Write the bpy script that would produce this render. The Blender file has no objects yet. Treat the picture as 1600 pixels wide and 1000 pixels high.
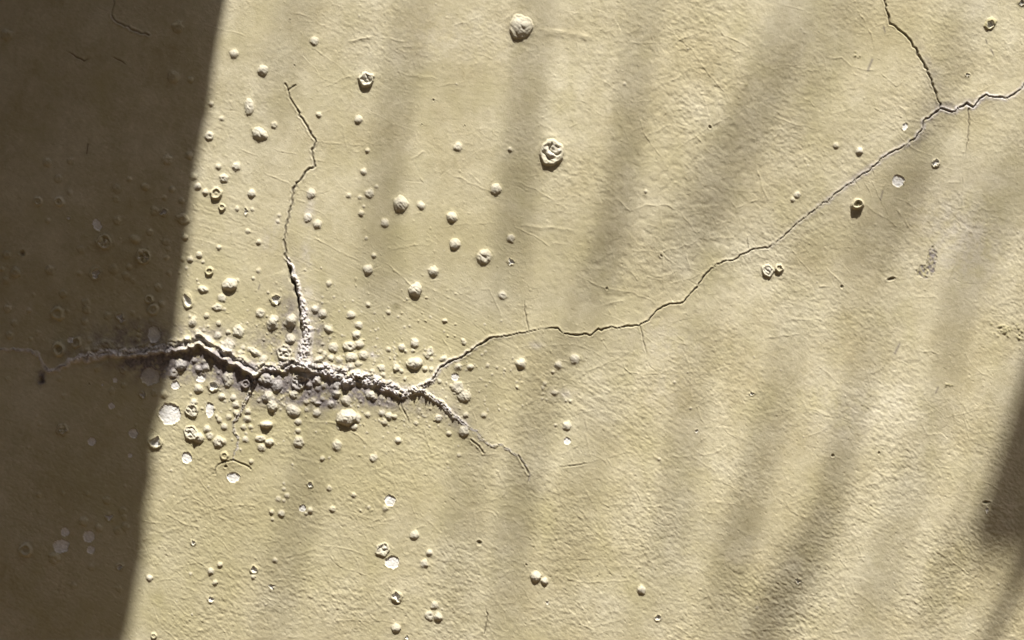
import bpy, math, random
import numpy as np
from mathutils import Vector
random.seed(7)
rng = np.random.default_rng(11)
R = math.radians
S = 0.0005            # metres per unit of wall surveying (the wall is laid out in half millimetres)
ZC = 1.5              # height of the middle of the studied patch of wall

# ------------------------------------------------------------------ camera, sky, sun, exposure
scene = bpy.context.scene
C = scene.collection
cam_d = bpy.data.cameras.new('camera'); cam = bpy.data.objects.new('camera', cam_d); C.objects.link(cam)
cam.location = (0, -1.1, ZC); cam.rotation_euler = (R(90), 0, 0)
cam_d.sensor_width = 36; cam_d.lens = 36 * 1.1 / 0.8
cam_d.clip_start = 0.02; cam_d.clip_end = 500
scene.camera = cam

SUN = Vector((0.1384, -0.3746, 0.9168)).normalized()      # direction towards the sun, raking down the wall
world = bpy.data.worlds.new('World'); scene.world = world; world.use_nodes = True
wn = world.node_tree.nodes; wl = world.node_tree.links
bg = wn['Background']
sky = wn.new('ShaderNodeTexSky'); sky.sky_type = 'NISHITA'; sky.sun_disc = False
sky.sun_elevation = math.asin(SUN.z); sky.sun_rotation = math.atan2(SUN.x, SUN.y)
sky.dust_density = 4.0; sky.air_density = 1.0; sky.ozone_density = 0.6
wl.new(sky.outputs[0], bg.inputs[0]); bg.inputs[1].default_value = 0.085
sd = bpy.data.lights.new('sun', 'SUN'); sd.energy = 5.0; sd.angle = R(0.55); sd.color = (1.0, 0.955, 0.87)
sun = bpy.data.objects.new('sun', sd); C.objects.link(sun)
sun.rotation_euler = SUN.to_track_quat('Z', 'Y').to_euler(); sun.location = (1, -2, 8)
scene.view_settings.view_transform = 'Standard'; scene.view_settings.look = 'None'
scene.view_settings.gamma = 1.0; scene.view_settings.use_curve_mapping = False
scene.view_settings.exposure = 1.0

# ------------------------------------------------------------------ helpers
def wpt(x, y, h=0.0):                 # a point of the wall survey -> world
    return Vector(((x - 800) * S, -h * S, ZC + (500 - y) * S))
def tag(o, label=None, cat=None, group=None, kind=None):
    if label: o['label'] = label
    if cat: o['category'] = cat
    if group: o['group'] = group
    if kind: o['kind'] = kind
    return o
def empty(name, loc):
    o = bpy.data.objects.new(name, None); C.objects.link(o); o.location = loc; o.empty_display_size = 0.05
    return o
def mesh_obj(name, verts, faces, mat, parent=None, smooth=False):
    me = bpy.data.meshes.new(name); me.from_pydata([tuple(v) for v in verts], [], faces)
    me.materials.append(mat)
    if smooth: me.polygons.foreach_set('use_smooth', [True] * len(me.polygons))
    me.update()
    o = bpy.data.objects.new(name, me); C.objects.link(o)
    if parent:
        o.parent = parent; o.matrix_parent_inverse = parent.matrix_world.inverted()
    return o
def box(x0, x1, y0, y1, z0, z1):
    v = [(x, y, z) for z in (z0, z1) for y in (y0, y1) for x in (x0, x1)]
    f = [(0, 2, 3, 1), (4, 5, 7, 6), (0, 1, 5, 4), (2, 6, 7, 3), (0, 4, 6, 2), (1, 3, 7, 5)]
    return v, f
def tube(pts, radii, n=8):
    v, f = [], []
    for i, p in enumerate(pts):
        a = (pts[min(i + 1, len(pts) - 1)] - pts[max(i - 1, 0)]).normalized()
        u = a.orthogonal().normalized(); w = a.cross(u)
        for k in range(n):
            t = 2 * math.pi * k / n
            v.append(p + (u * math.cos(t) + w * math.sin(t)) * radii[i])
    for i in range(len(pts) - 1):
        for k in range(n):
            a0 = i * n + k; b0 = i * n + (k + 1) % n
            f.append((a0, b0, b0 + n, a0 + n))
    f.append(tuple(range(n - 1, -1, -1))); f.append(tuple(range((len(pts) - 1) * n, len(pts) * n)))
    return v, f

# ------------------------------------------------------------------ materials
def simple_mat(name, c1, c2, scale, rough=0.9, bump=0.0):
    m = bpy.data.materials.new(name); m.use_nodes = True
    nt = m.node_tree; b = nt.nodes['Principled BSDF']; b.inputs['Roughness'].default_value = rough
    g = nt.nodes.new('ShaderNodeNewGeometry')
    n = nt.nodes.new('ShaderNodeTexNoise'); n.inputs['Scale'].default_value = scale; n.inputs['Detail'].default_value = 6
    nt.links.new(g.outputs['Position'], n.inputs['Vector'])
    r = nt.nodes.new('ShaderNodeValToRGB')
    r.color_ramp.elements[0].position = 0.3; r.color_ramp.elements[0].color = (*c1, 1)
    r.color_ramp.elements[1].position = 0.7; r.color_ramp.elements[1].color = (*c2, 1)
    nt.links.new(n.outputs[0], r.inputs[0]); nt.links.new(r.outputs[0], b.inputs['Base Color'])
    if bump:
        bp = nt.nodes.new('ShaderNodeBump'); bp.inputs['Strength'].default_value = 0.6; bp.inputs['Distance'].default_value = bump
        nt.links.new(n.outputs[0], bp.inputs['Height']); nt.links.new(bp.outputs[0], b.inputs['Normal'])
    return m

def paint_material():
    m = bpy.data.materials.new('old_limewash_paint'); m.use_nodes = True
    nt = m.node_tree; N = nt.nodes; L = nt.links
    b = N['Principled BSDF']; b.inputs['Roughness'].default_value = 0.85
    b.inputs['Specular IOR Level'].default_value = 0.25
    geo = N.new('ShaderNodeNewGeometry')
    mp = N.new('ShaderNodeMapping'); mp.inputs['Scale'].default_value = (1 / S, 1 / S, 1 / S)
    L.new(geo.outputs['Position'], mp.inputs['Vector'])
    a = N.new('ShaderNodeAttribute'); a.attribute_name = 'mask_a'
    c = N.new('ShaderNodeAttribute'); c.attribute_name = 'mask_b'
    sa = N.new('ShaderNodeSeparateColor'); L.new(a.outputs['Color'], sa.inputs[0])
    sc = N.new('ShaderNodeSeparateColor'); L.new(c.outputs['Color'], sc.inputs[0])
    def noise(scale, detail=5, rough=0.6, sy=1.0, sz=1.0):
        n = N.new('ShaderNodeTexNoise'); n.inputs['Scale'].default_value = scale
        n.inputs['Detail'].default_value = detail; n.inputs['Roughness'].default_value = rough
        if sz != 1.0:
            q = N.new('ShaderNodeMapping'); q.inputs['Scale'].default_value = (1, 1, sz)
            L.new(mp.outputs[0], q.inputs['Vector']); L.new(q.outputs[0], n.inputs['Vector'])
        else:
            L.new(mp.outputs[0], n.inputs['Vector'])
        return n.outputs[0]
    def ramp(src, p0, c0, p1, c1):
        r = N.new('ShaderNodeValToRGB'); e = r.color_ramp.elements
        e[0].position = p0; e[0].color = (*c0, 1); e[1].position = p1; e[1].color = (*c1, 1)
        L.new(src, r.inputs[0]); return r.outputs[0]
    def mix(f, x, y, mode='MIX'):
        k = N.new('ShaderNodeMix'); k.data_type = 'RGBA'; k.blend_type = mode
        if isinstance(f, float): k.inputs[0].default_value = f
        else: L.new(f, k.inputs[0])
        for s, i in ((x, 6), (y, 7)):
            if isinstance(s, tuple): k.inputs[i].default_value = (*s, 1)
            else: L.new(s, k.inputs[i])
        return k.outputs[2]
    base = ramp(noise(0.006, 6), 0.36, (0.435, 0.388, 0.255), 0.64, (0.565, 0.528, 0.405))
    base = mix(ramp(noise(0.02, 6, 0.7), 0.42, (0, 0, 0), 0.75, (0.55, 0.55, 0.55)), base, (0.44, 0.405, 0.27))
    # fine mottling of the limewash, dust lying on it
    base = mix(0.6, base, ramp(noise(0.03, 5, 0.65), 0.35, (0.86, 0.84, 0.79), 0.65, (1.08, 1.08, 1.09)), 'MULTIPLY')
    base = mix(0.75, base, ramp(noise(0.11, 6, 0.75), 0.3, (0.80, 0.79, 0.76), 0.7, (1.12, 1.12, 1.14)), 'MULTIPLY')
    base = mix(0.5, base, ramp(noise(0.6, 3, 0.7), 0.3, (0.82, 0.82, 0.80), 0.7, (1.1, 1.1, 1.1)), 'MULTIPLY')
    # tiny dark specks of dirt
    sp = N.new('ShaderNodeTexVoronoi'); sp.inputs['Scale'].default_value = 0.045; sp.inputs['Randomness'].default_value = 1
    L.new(mp.outputs[0], sp.inputs['Vector'])
    base = mix(ramp(sp.outputs['Distance'], 0.03, (0.35, 0.35, 0.35), 0.05, (0, 0, 0)), base, (0.16, 0.12, 0.06))
    base = mix(sa.outputs[2], base, (0.40, 0.362, 0.215))                       # b: yellow ageing
    # r: bare plaster and painted bright caps, g: salts, alpha(dirt and painted shade) in mask_b
    base = mix(sc.outputs[1], base, ramp(noise(0.25, 4), 0.35, (0.13, 0.115, 0.12), 0.65, (0.27, 0.24, 0.225)))   # grime
    base = mix(sa.outputs[0], base, ramp(noise(0.3, 5, 0.7), 0.3, (0.60, 0.60, 0.60), 0.6, (0.78, 0.77, 0.75)))
    base = mix(sa.outputs[1], base, ramp(noise(0.35, 5, 0.7), 0.35, (0.36, 0.335, 0.345), 0.6, (0.66, 0.63, 0.635)))
    base = mix(sc.outputs[0], base, (0.055, 0.042, 0.03))                      # dirt, and the shade painted beside the crust and round blisters
    L.new(base, b.inputs['Base Color'])
    bp = N.new('ShaderNodeBump'); bp.inputs['Strength'].default_value = 0.35; bp.inputs['Distance'].default_value = 0.95 * S
    L.new(noise(0.45, 4, 0.65), bp.inputs['Height'])
    # where the survey grid gets coarse, away from the studied patch, relief comes from the material
    bo = N.new('ShaderNodeBump'); bo.inputs['Distance'].default_value = 1.2 * S
    L.new(noise(0.07, 6, 0.6), bo.inputs['Height']); L.new(sc.outputs[2], bo.inputs['Strength'])
    L.new(bp.outputs[0], bo.inputs['Normal']); L.new(bo.outputs[0], b.inputs['Normal'])
    return m
PAINT = paint_material()
CORE = simple_mat('rough_render', (0.30, 0.27, 0.21), (0.40, 0.37, 0.30), 12, 0.95, 0.002)
CONC = simple_mat('weathered_concrete', (0.26, 0.23, 0.17), (0.36, 0.32, 0.24), 6, 0.95, 0.003)
EARTH = simple_mat('damp_earth', (0.10, 0.066, 0.034), (0.16, 0.108, 0.058), 3, 1.0, 0.02)
BARK = simple_mat('palm_bark', (0.12, 0.09, 0.06), (0.22, 0.17, 0.12), 20, 0.95, 0.01)
LEAF = simple_mat('palm_green', (0.045, 0.09, 0.02), (0.08, 0.14, 0.035), 9, 0.5)
BROWN = simple_mat('brown_render', (0.13, 0.095, 0.06), (0.20, 0.15, 0.10), 2.5, 0.95, 0.004)
GLASS = simple_mat('dark_window_glass', (0.02, 0.022, 0.022), (0.03, 0.032, 0.03), 1, 0.1)
WOOD = simple_mat('painted_timber', (0.10, 0.07, 0.045), (0.16, 0.115, 0.07), 14, 0.7)

# ------------------------------------------------------------------ the wall survey grid
G = 1.3
def axis(a, b, lo, hi):
    mid = np.arange(a, b + G * 0.5, G)
    def grow(d, start, end):
        out, p, st = [], start, G
        while (p - end) * d < 0:
            st = min(st * 1.13, 70); p += d * st; out.append(p)
        out[-1] = end; return out
    return np.array(grow(-1, mid[0], lo)[::-1] + list(mid) + grow(1, mid[-1], hi))
xs = axis(-45, 1645, -6000, 6000)
ys = axis(-40, 1040, 500 - 1.9 / S, 500 + ZC / S)
nx, ny = len(xs), len(ys)
X, Y = np.meshgrid(xs, ys)
X = X.astype(np.float32); Y = Y.astype(np.float32)
H = np.zeros_like(X)
M = {k: np.zeros_like(X) for k in ('bare', 'salt', 'yellow', 'dirt_shade', 'grime')}

def gnoise(x, y, seed=0):
    xi = np.floor(x).astype(np.int64); yi = np.floor(y).astype(np.int64)
    fx = (x - xi).astype(np.float32); fy = (y - yi).astype(np.float32)
    def grad(ix, iy, dx, dy):
        h = (ix * 374761393 + iy * 668265263 + seed * 1442695041) & 0xffffffff
        h = ((h ^ (h >> 13)) * 1274126177) & 0xffffffff
        h = (h ^ (h >> 16)) & 1023
        a = h.astype(np.float32) * np.float32(2 * math.pi / 1024)
        return np.cos(a) * dx + np.sin(a) * dy
    u = fx * fx * fx * (fx * (fx * 6 - 15) + 10); v = fy * fy * fy * (fy * (fy * 6 - 15) + 10)
    n00 = grad(xi, yi, fx, fy); n10 = grad(xi + 1, yi, fx - 1, fy)
    n01 = grad(xi, yi + 1, fx, fy - 1); n11 = grad(xi + 1, yi + 1, fx - 1, fy - 1)
    return ((n00 * (1 - u) + n10 * u) * (1 - v) + (n01 * (1 - u) + n11 * u) * v) * 1.4
def fbm(x, y, wl_, octs, seed, gain=0.5):
    s = 0; a = 1.0; f = 1.0 / wl_
    for o in range(octs):
        s = s + a * gnoise(x * f + 17.3 * o, y * f - 9.1 * o, seed + o); a *= gain; f *= 2.03
    return s
def blob(x, y, cx, cy, rx, ry, rot=0):
    c, s = math.cos(rot), math.sin(rot)
    u = ((x - cx) * c + (y - cy) * s) / rx; v = (-(x - cx) * s + (y - cy) * c) / ry
    return np.exp(-(u * u + v * v))
def sst(a, b, x):
    t = np.clip((x - a) / (b - a), 0, 1); return t * t * (3 - 2 * t)

# dense window only: the finer octaves are pointless where the grid is coarse
i0, i1 = np.searchsorted(xs, -90), np.searchsorted(xs, 1690)
j0, j1 = np.searchsorted(ys, -85), np.searchsorted(ys, 1085)
W = (slice(j0, j1), slice(i0, i1)); x = X[W]; y = Y[W]
edge = sst(-90, -45, x) * sst(1690, 1645, x) * sst(-85, -40, y) * sst(1085, 1040, y)
OUT = np.ones_like(X); OUT[W] = 1 - edge

H += 5.0 * gnoise(X / 520, Y / 520, 3) + 1.3 * gnoise(X / 170, Y / 150, 4)
H[W] += edge * 0.45 * gnoise(x / 62, y / 55, 5)
# pebbly roller texture, stronger low and right, lying slightly sideways
warpx = 6 * gnoise(x / 40, y / 40, 21); warpy = 6 * gnoise(x / 40, y / 40, 22)
peb_m = 0.55 + 0.55 * sst(450, 900, y) + 0.30 * sst(700, 1100, x) - 0.30 * blob(x, y, 640, 380, 320, 160)
xr = x * math.cos(R(28)) + y * math.sin(R(28)); yr = -x * math.sin(R(28)) + y * math.cos(R(28))
peb = gnoise((x + warpx) / 14, (y + warpy) / 11, 6) * 0.24 + gnoise((xr - warpy) / 9.5, (yr + warpx) / 6.0, 7) * 0.27 \
    + gnoise(xr / 5.6, yr / 3.9, 8) * 0.25 + gnoise(x / 3.0, y / 2.9, 10) * 0.13
peb_m = peb_m * (0.85 + 0.9 * gnoise(x / 130, y / 110, 18))
H[W] += edge * peb_m * peb
# dimpled limewash, upper right: small soft dents
dent_m = blob(x, y, 1090, 230, 230, 260) + 0.6 * blob(x, y, 1000, 420, 160, 120)
dn = gnoise(x / 13, y / 12, 9)
H[W] -= edge * dent_m * 0.5 * sst(0.0, 0.7, dn)
# small cracked-skin creases: ridged noise, low in the picture
rd = 1 - np.abs(gnoise((xr + warpx * 2) / 30, (yr + warpy * 2) / 19, 12)) * 3.6
H[W] += edge * 0.30 * np.clip(rd, 0, 1) ** 3 * (0.15 + 0.85 * sst(560, 860, y)) * sst(-0.2, 0.35, gnoise(x / 90, y / 70, 13) + 0.12)
rd = 1 - np.abs(gnoise((x + warpy * 2) / 15, (y - warpx * 2) / 10, 14)) * 3.0
H[W] += edge * 0.22 * np.clip(rd, 0, 1) ** 3 * sst(-0.1, 0.4, gnoise(x / 60, y / 60, 15) + 0.15 * sst(800, 1300, x))
pit = gnoise(xr / 5.0 + 40, yr / 3.2, 17)
H[W] -= edge * 0.55 * sst(0.42, 0.85, pit) * (0.4 + 0.6 * sst(300, 800, y) + .3 * dent_m)
# brush scratches running down to the right
def scratch(mask, ang, amp, seed, wlv=3.2, wlu=110):
    c, s = math.cos(ang), math.sin(ang)
    u = x * c + y * s; v = -x * s + y * c + 1.5 * gnoise(x / 70, y / 70, seed + 3)
    n = gnoise(u / wlu, v / wlv, seed) + 0.5 * gnoise(u / (wlu * .6), v / (wlv * 1.9), seed + 1)
    H[W] += edge * mask * amp * n
scratch(blob(x, y, 600, 455, 230, 62, R(24)) + 0.6 * blob(x, y, 735, 515, 80, 40, R(24)), R(26), 0.20, 31)
scratch(blob(x, y, 960, 650, 210, 75, R(33)), R(33), 0.19, 34, 4.2)
scratch(blob(x, y, 345, 350, 75, 95), R(17), 0.19, 37, 3.2, 70)
scratch(blob(x, y, 345, 290, 70, 60), R(48), 0.16, 41, 4.0, 70)
scratch(blob(x, y, 900, 330, 140, 90) + blob(x, y, 700, 130, 190, 120), R(4), 0.07, 44, 4.0, 40)
scratch(0.5 + 0 * x, R(88), 0.030, 47, 4.2, 160)
# sandy blown skin near the crack
sandy = np.clip(blob(x, y, 430, 520, 95, 60) + blob(x, y, 500, 600, 150, 45) + blob(x, y, 660, 640, 70, 45) + blob(x, y, 290, 560, 80, 36), 0, 1)
H[W] += edge * sandy * (0.34 * gnoise(x / 4.2, y / 4.0, 51) + 0.22 * np.clip(gnoise(x / 7, y / 6, 52), 0, 1))
# scattered pinhead lumps
v1 = gnoise(x / 6.5, y / 6.0, 53)
lm = sst(0.55, 0.8, v1)
H[W] += edge * lm * (0.9 * np.clip(blob(x, y, 560, 560, 260, 130), 0, 1) + 0.35)

M['yellow'] += np.clip(0.75 * blob(X, Y, 430, 620, 330, 230) + 0.45 * blob(X, Y, 250, 930, 150, 190) + 0.25 * blob(X, Y, 520, 860, 200, 160) + 0.30 * blob(X, Y, 760, 420, 220, 240)
                       + 0.25 * blob(X, Y, 1000, 880, 300, 200), 0, 1) * (0.75 + 0.5 * gnoise(X / 120, Y / 100, 61))
M['yellow'] += 0.55 * np.clip(fbm(X, Y, 95, 3, 63) - .05, 0, 1) + .30 * np.clip(fbm(X, Y * .35, 40, 2, 66) - .1, 0, 1)
for (cx, cy, rx, ry, k) in ((960, 470, 45, 60, .30), (830, 320, 18, 30, .35), (900, 390, 25, 20, .25), (1340, 60, 35, 28, .30), (1360, 95, 40, 20, .2),
                            (242, 955, 22, 50, .35), (1525, 720, 16, 40, .30), (690, 90, 60, 30, .12), (930, 570, 60, 30, .2), (1245, 120, 60, 80, .15)):
    M['yellow'] += k * blob(X, Y, cx, cy, rx, ry) * (0.7 + 0.9 * gnoise(X / 22, Y / 22, 62))

# ------------------------------------------------------------------ lines drawn into the survey
def jag(path, step, amp, rnd):
    out = []
    for (a, b) in zip(path[:-1], path[1:]):
        L = math.hypot(b[0] - a[0], b[1] - a[1]); n = max(1, int(L / step))
        nx_, ny_ = -(b[1] - a[1]) / (L + 1e-6), (b[0] - a[0]) / (L + 1e-6)
        for k in range(n):
            t = k / n; d = rnd.gauss(0, amp) if k else rnd.gauss(0, amp * .4)
            out.append((a[0] + (b[0] - a[0]) * t + nx_ * d, a[1] + (b[1] - a[1]) * t + ny_ * d))
    out.append(path[-1]); return out
def field(path, margin):
    px = [p[0] for p in path]; py = [p[1] for p in path]
    a0, a1 = np.searchsorted(xs, min(px) - margin), np.searchsorted(xs, max(px) + margin)
    b0, b1 = np.searchsorted(ys, min(py) - margin), np.searchsorted(ys, max(py) + margin)
    Wn = (slice(b0, b1), slice(a0, a1))
    D = np.full((b1 - b0, a1 - a0), 1e6, np.float32); Sg = np.ones_like(D); T = np.zeros_like(D)
    cum = 0.0
    for (p, q) in zip(path[:-1], path[1:]):
        dx, dy = q[0] - p[0], q[1] - p[1]; L = math.hypot(dx, dy)
        if L < 1e-4: continue
        c0 = np.searchsorted(xs, min(p[0], q[0]) - margin) - a0; c1 = np.searchsorted(xs, max(p[0], q[0]) + margin) - a0
        r0 = np.searchsorted(ys, min(p[1], q[1]) - margin) - b0; r1 = np.searchsorted(ys, max(p[1], q[1]) + margin) - b0
        w_ = (slice(max(r0, 0), r1), slice(max(c0, 0), c1))
        xx = X[Wn][w_] - p[0]; yy = Y[Wn][w_] - p[1]
        t = np.clip((xx * dx + yy * dy) / (L * L), 0, 1)
        d = np.hypot(xx - t * dx, yy - t * dy); sg = np.where(dx * yy - dy * xx >= 0, 1, -1)
        m = d < D[w_]
        D[w_][m] = d[m]; Sg[w_][m] = sg[m]; T[w_][m] = (cum + t * L)[m]
        cum += L
    return Wn, D, D * Sg, T, cum
def hair(path, h=0.4, w=1.1, rnd=random, g=0.0, step=7, amp=0.8, fade=True):
    p = jag(path, step, amp, rnd)
    Wn, D, s, T, L = field(p, 7)
    k = sst(0, L * .18, T) * sst(L, L * .82, T) if fade else 1.0
    k = k * (0.65 + 0.7 * gnoise(T / 14, T * 0 + path[0][0], 77))
    e = 1 - OUT[Wn]
    H[Wn] += e * k * 1.15 * (h * np.exp(-(D / w) ** 2) - g * np.exp(-((s - 0.9) / 0.9) ** 2))
    return Wn, D, T, L

FID = np.full((ny, nx), -1, np.int32)        # which part owns a vertex cell
PARTS = []                                   # (name, label, kind)
def new_part(name, label=None, kind=None):
    PARTS.append([name, label, kind]); return len(PARTS) - 1

# hairline ridges the photograph shows clearly
HAIRS = [
    [(1030, 28), (1060, 62), (1080, 76), (1095, 100), (1115, 125), (1135, 147), (1148, 172)],
    [(988, 228), (1020, 206), (1050, 195), (1075, 202), (1090, 215), (1110, 240), (1142, 252)],
    [(998, 183), (1010, 215), (1035, 250)], [(1040, 255), (1065, 228), (1110, 198), (1150, 178), (1178, 163)],
    [(1098, 145), (1103, 170), (1110, 197)], [(1060, 245), (1085, 272), (1100, 290), (1131, 304)], [(1140, 310), (1150, 325), (1190, 308)],
    [(955, 302), (985, 330), (1010, 320), (1040, 320), (1065, 333), (1082, 356), (1098, 373)], [(1098, 373), (1150, 371)],
    [(980, 392), (1035, 394), (1098, 375)], [(1030, 300), (1031, 340), (1035, 362), (1036, 430), (1040, 470)],
    [(1010, 350), (1032, 357)], [(1085, 370), (1112, 338), (1120, 350), (1142, 346), (1152, 354)], [(1180, 255), (1190, 285), (1200, 318)],
    [(895, 425), (925, 442), (950, 452), (985, 456), (1005, 464), (1020, 470), (1027, 484)], [(925, 412), (950, 398), (960, 392)],
    [(950, 365), (958, 388), (957, 430)], [(1045, 444), (1080, 436), (1100, 425)], [(1004, 432), (1022, 436), (1038, 440)],
    [(985, 425), (997, 440)], [(1072, 395), (1078, 420)], [(800, 280), (838, 296), (870, 318), (895, 330)], [(800, 352), (840, 372), (862, 388)],
    [(935, 480), (960, 472), (980, 470)], [(1020, 435), (1060, 422)], [(1110, 30), (1130, 55), (1148, 62), (1175, 78)], [(1110, 55), (1130, 70), (1150, 82), (1178, 76)],
    [(1335, 10), (1350, 30), (1357, 46), (1363, 62), (1367, 80)], [(1357, 47), (1385, 33)], [(1290, 90), (1315, 90), (1330, 104), (1355, 109), (1373, 110)],
    [(1375, 112), (1400, 135), (1418, 122)], [(1200, 105), (1230, 102), (1260, 108)], [(1245, 150), (1265, 158), (1275, 170)],
    [(1200, 178), (1240, 194), (1278, 202)], [(1298, 100), (1298, 178), (1340, 168)], [(1285, 88), (1292, 110)],
    [(493, 221), (530, 224), (575, 228)], [(467, 296), (485, 303), (505, 300), (522, 292)], [(410, 268), (440, 282), (456, 292)],
    [(460, 310), (490, 322)], [(480, 365), (520, 388), (566, 411)], [(600, 392), (640, 384), (675, 382)], [(600, 410), (620, 425), (650, 453)],
    [(640, 335), (660, 332)], [(615, 112), (640, 118), (680, 125)], [(545, 66), (565, 60), (583, 60)], [(640, 250), (665, 235)], [(650, 270), (662, 285)],
    [(745, 452), (765, 452), (778, 480), (785, 500)], [(690, 355), (720, 350), (780, 348)], [(480, 70), (540, 110)],
    [(775, 275), (760, 290), (755, 298)], [(730, 266), (755, 292)], [(700, 270), (790, 310)],
    [(833, 540), (900, 539), (925, 548), (945, 560), (955, 568)], [(905, 585), (940, 572), (962, 562), (990, 545)], [(970, 562), (982, 582), (1000, 585), (1030, 584), (1050, 577)],
    [(1018, 516), (1045, 528), (1060, 536), (1082, 540)], [(1062, 12 + 530), (1075, 565), (1080, 590), (1080, 635)], [(1090, 632), (1112, 625), (1130, 612)],
    [(1088, 633), (1095, 655), (1105, 668)], [(870, 652), (900, 648), (935, 638)], [(914, 640), (918, 690), (925, 722)], [(875, 712), (900, 697), (920, 694)],
    [(828, 739), (870, 729), (925, 721), (945, 713)], [(945, 713), (955, 728), (972, 735)], [(945, 716), (980, 706), (1000, 706)], [(800, 680), (830, 672), (845, 665)],
    [(1195, 528), (1260, 520)], [(1040, 712), (1080, 713), (1110, 730), (1125, 742)], [(1140, 650), (1080, 700)],
    [(700, 600), (760, 595), (800, 612)], [(730, 645), (750, 632)], [(755, 672), (778, 655)], [(770, 697), (800, 690), (830, 680)], [(640, 560), (665, 540)],
    [(595, 515), (620, 527)], [(690, 527), (700, 540), (706, 555)], [(735, 500), (752, 515), (760, 527)], [(470, 658), (520, 660), (560, 680), (580, 700)],
    [(560, 740), (620, 725), (700, 705), (740, 690)], [(440, 712), (480, 718), (520, 730)], [(580, 700), (590, 712)], [(660, 665), (668, 690), (678, 715)],
    [(310, 748), (330, 775), (345, 790)], [(270, 790), (300, 775), (330, 797)], [(330, 797), (365, 789), (400, 790)], [(255, 800), (290, 820), (320, 826)],
    [(325, 830), (345, 845), (365, 870)], [(245, 870), (270, 890), (300, 880), (340, 878)], [(290, 865), (330, 890)], [(240, 910), (285, 900)],
    [(330, 775), (330, 830), (345, 838)], [(400, 840), (460, 850)], [(410, 848), (440, 846)], [(440, 870), (470, 865), (498, 855)], [(500, 850), (540, 857), (580, 870)],
    [(505, 858), (530, 885), (570, 898), (590, 893)], [(455, 895), (480, 890), (500, 882)], [(404, 932), (440, 944)], [(400, 920), (430, 945), (500, 970)],
    [(500, 970), (600, 970), (640, 976)], [(548, 935), (552, 970)], [(600, 905), (612, 922)], [(740, 800), (745, 840)], [(745, 833), (762, 824)], [(640, 830), (665, 820)],
    [(545, 800), (580, 816), (600, 810)], [(590, 805), (595, 816), (625, 808)], [(810, 762), (840, 777), (875, 782)], [(890, 780), (920, 775), (932, 772)],
    [(985, 758), (998, 775), (1005, 790)], [(930, 782), (950, 790), (972, 788)], [(994, 805), (1003, 826)], [(1000, 792), (1030, 790), (1035, 796)],
    [(900, 938), (915, 958)], [(870, 895), (890, 905), (920, 910), (990, 905)], [(1060, 980), (1085, 1000)], [(900, 970), (930, 985)],
    [(1460 - 300, 972), (1200, 962)], [(1100, 985), (1170, 990), (1200, 988)], [(1205, 990), (1240, 983), (1260, 997)], [(1210, 915), (1208, 940)], [(1155, 985), (1240, 983)],
    [(1225, 780), (1235, 798), (1262, 812)], [(1340, 850), (1350, 880)], [(1290, 790), (1315, 800)], [(1310, 870), (1325, 890)], [(1283, 575), (1300, 590), (1315, 603)],
    [(1435, 655), (1450, 680), (1470, 678), (1485, 690)], [(1440, 550), (1455, 548), (1470, 555)], [(1505, 650), (1515, 690)], [(1460, 655), (1500, 648)], [(1530, 640), (1565, 634)],
    [(1360, 557 - 280), (1390, 340)], [(1350, 318), (1382, 340)], [(1400, 325), (1422, 358)], [(1500, 270), (1501, 285), (1478, 286)], [(1506, 262), (1502, 350)],
    [(1300, 388), (1350, 386)], [(1290, 415), (1318, 447)], [(1278, 448), (1300, 448)], [(1236, 380), (1238, 392), (1270, 430)], [(1280, 330), (1292, 340)],
    [(1425, 463), (1468, 464)], [(1492, 415), (1480, 440)], [(1385, 285), (1375, 300)], [(1350, 282), (1365, 312)], [(1230, 500), (1290, 500)],
]
rr = random.Random(5)
for p in HAIRS:
    hair(p, h=rr.uniform(0.35, 0.65), w=rr.uniform(1.1, 1.5), rnd=rr, g=rr.choice((0, 0.15, 0.35)))
for p, h_, w_ in (([(838, 49), (870, 52), (905, 55), (935, 62)], .9, 4.5), ([(835, 47), (860, 46), (890, 51)], .5, 1.6), ([(812, 352), (840, 356), (870, 357), (902, 361)], .7, 2.6),
                  ([(850, 331), (905, 334)], .3, 2.0), ([(860, 379), (890, 384)], .4, 1.6), ([(540, 66), (565, 60), (585, 61)], .6, 2.0), ([(635, 115), (665, 120), (690, 124)], .6, 1.8)):
    hair(p, h_, w_, rr, .2, 8, .6)
# the rest of the fine network of lines all over the paint
for k in range(620):
    cx, cy = rr.uniform(-30, 1630), rr.uniform(-30, 1030)
    if rr.random() < 0.45: cy = 540 + (cy - 40) * 0.5
    if cx > 1200 and rr.random() < 0.4: continue
    a = rr.uniform(0, math.tau); n = rr.randint(2, 6); L = rr.uniform(8, 22); p = [(cx, cy)]
    da = rr.gauss(0, 0.22)
    for _ in range(n):
        a += da + rr.gauss(0, 0.22); p.append((p[-1][0] + L * math.cos(a), p[-1][1] + L * 0.8 * math.sin(a)))
    if any(q[0] < -60 or q[0] > 1660 or q[1] < -60 or q[1] > 1060 for q in p): continue
    hair(p, h=rr.uniform(0.12, 0.42), w=rr.uniform(0.9, 1.4), rnd=rr, g=rr.choice((0, 0, 0.2, 0.35)))

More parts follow.
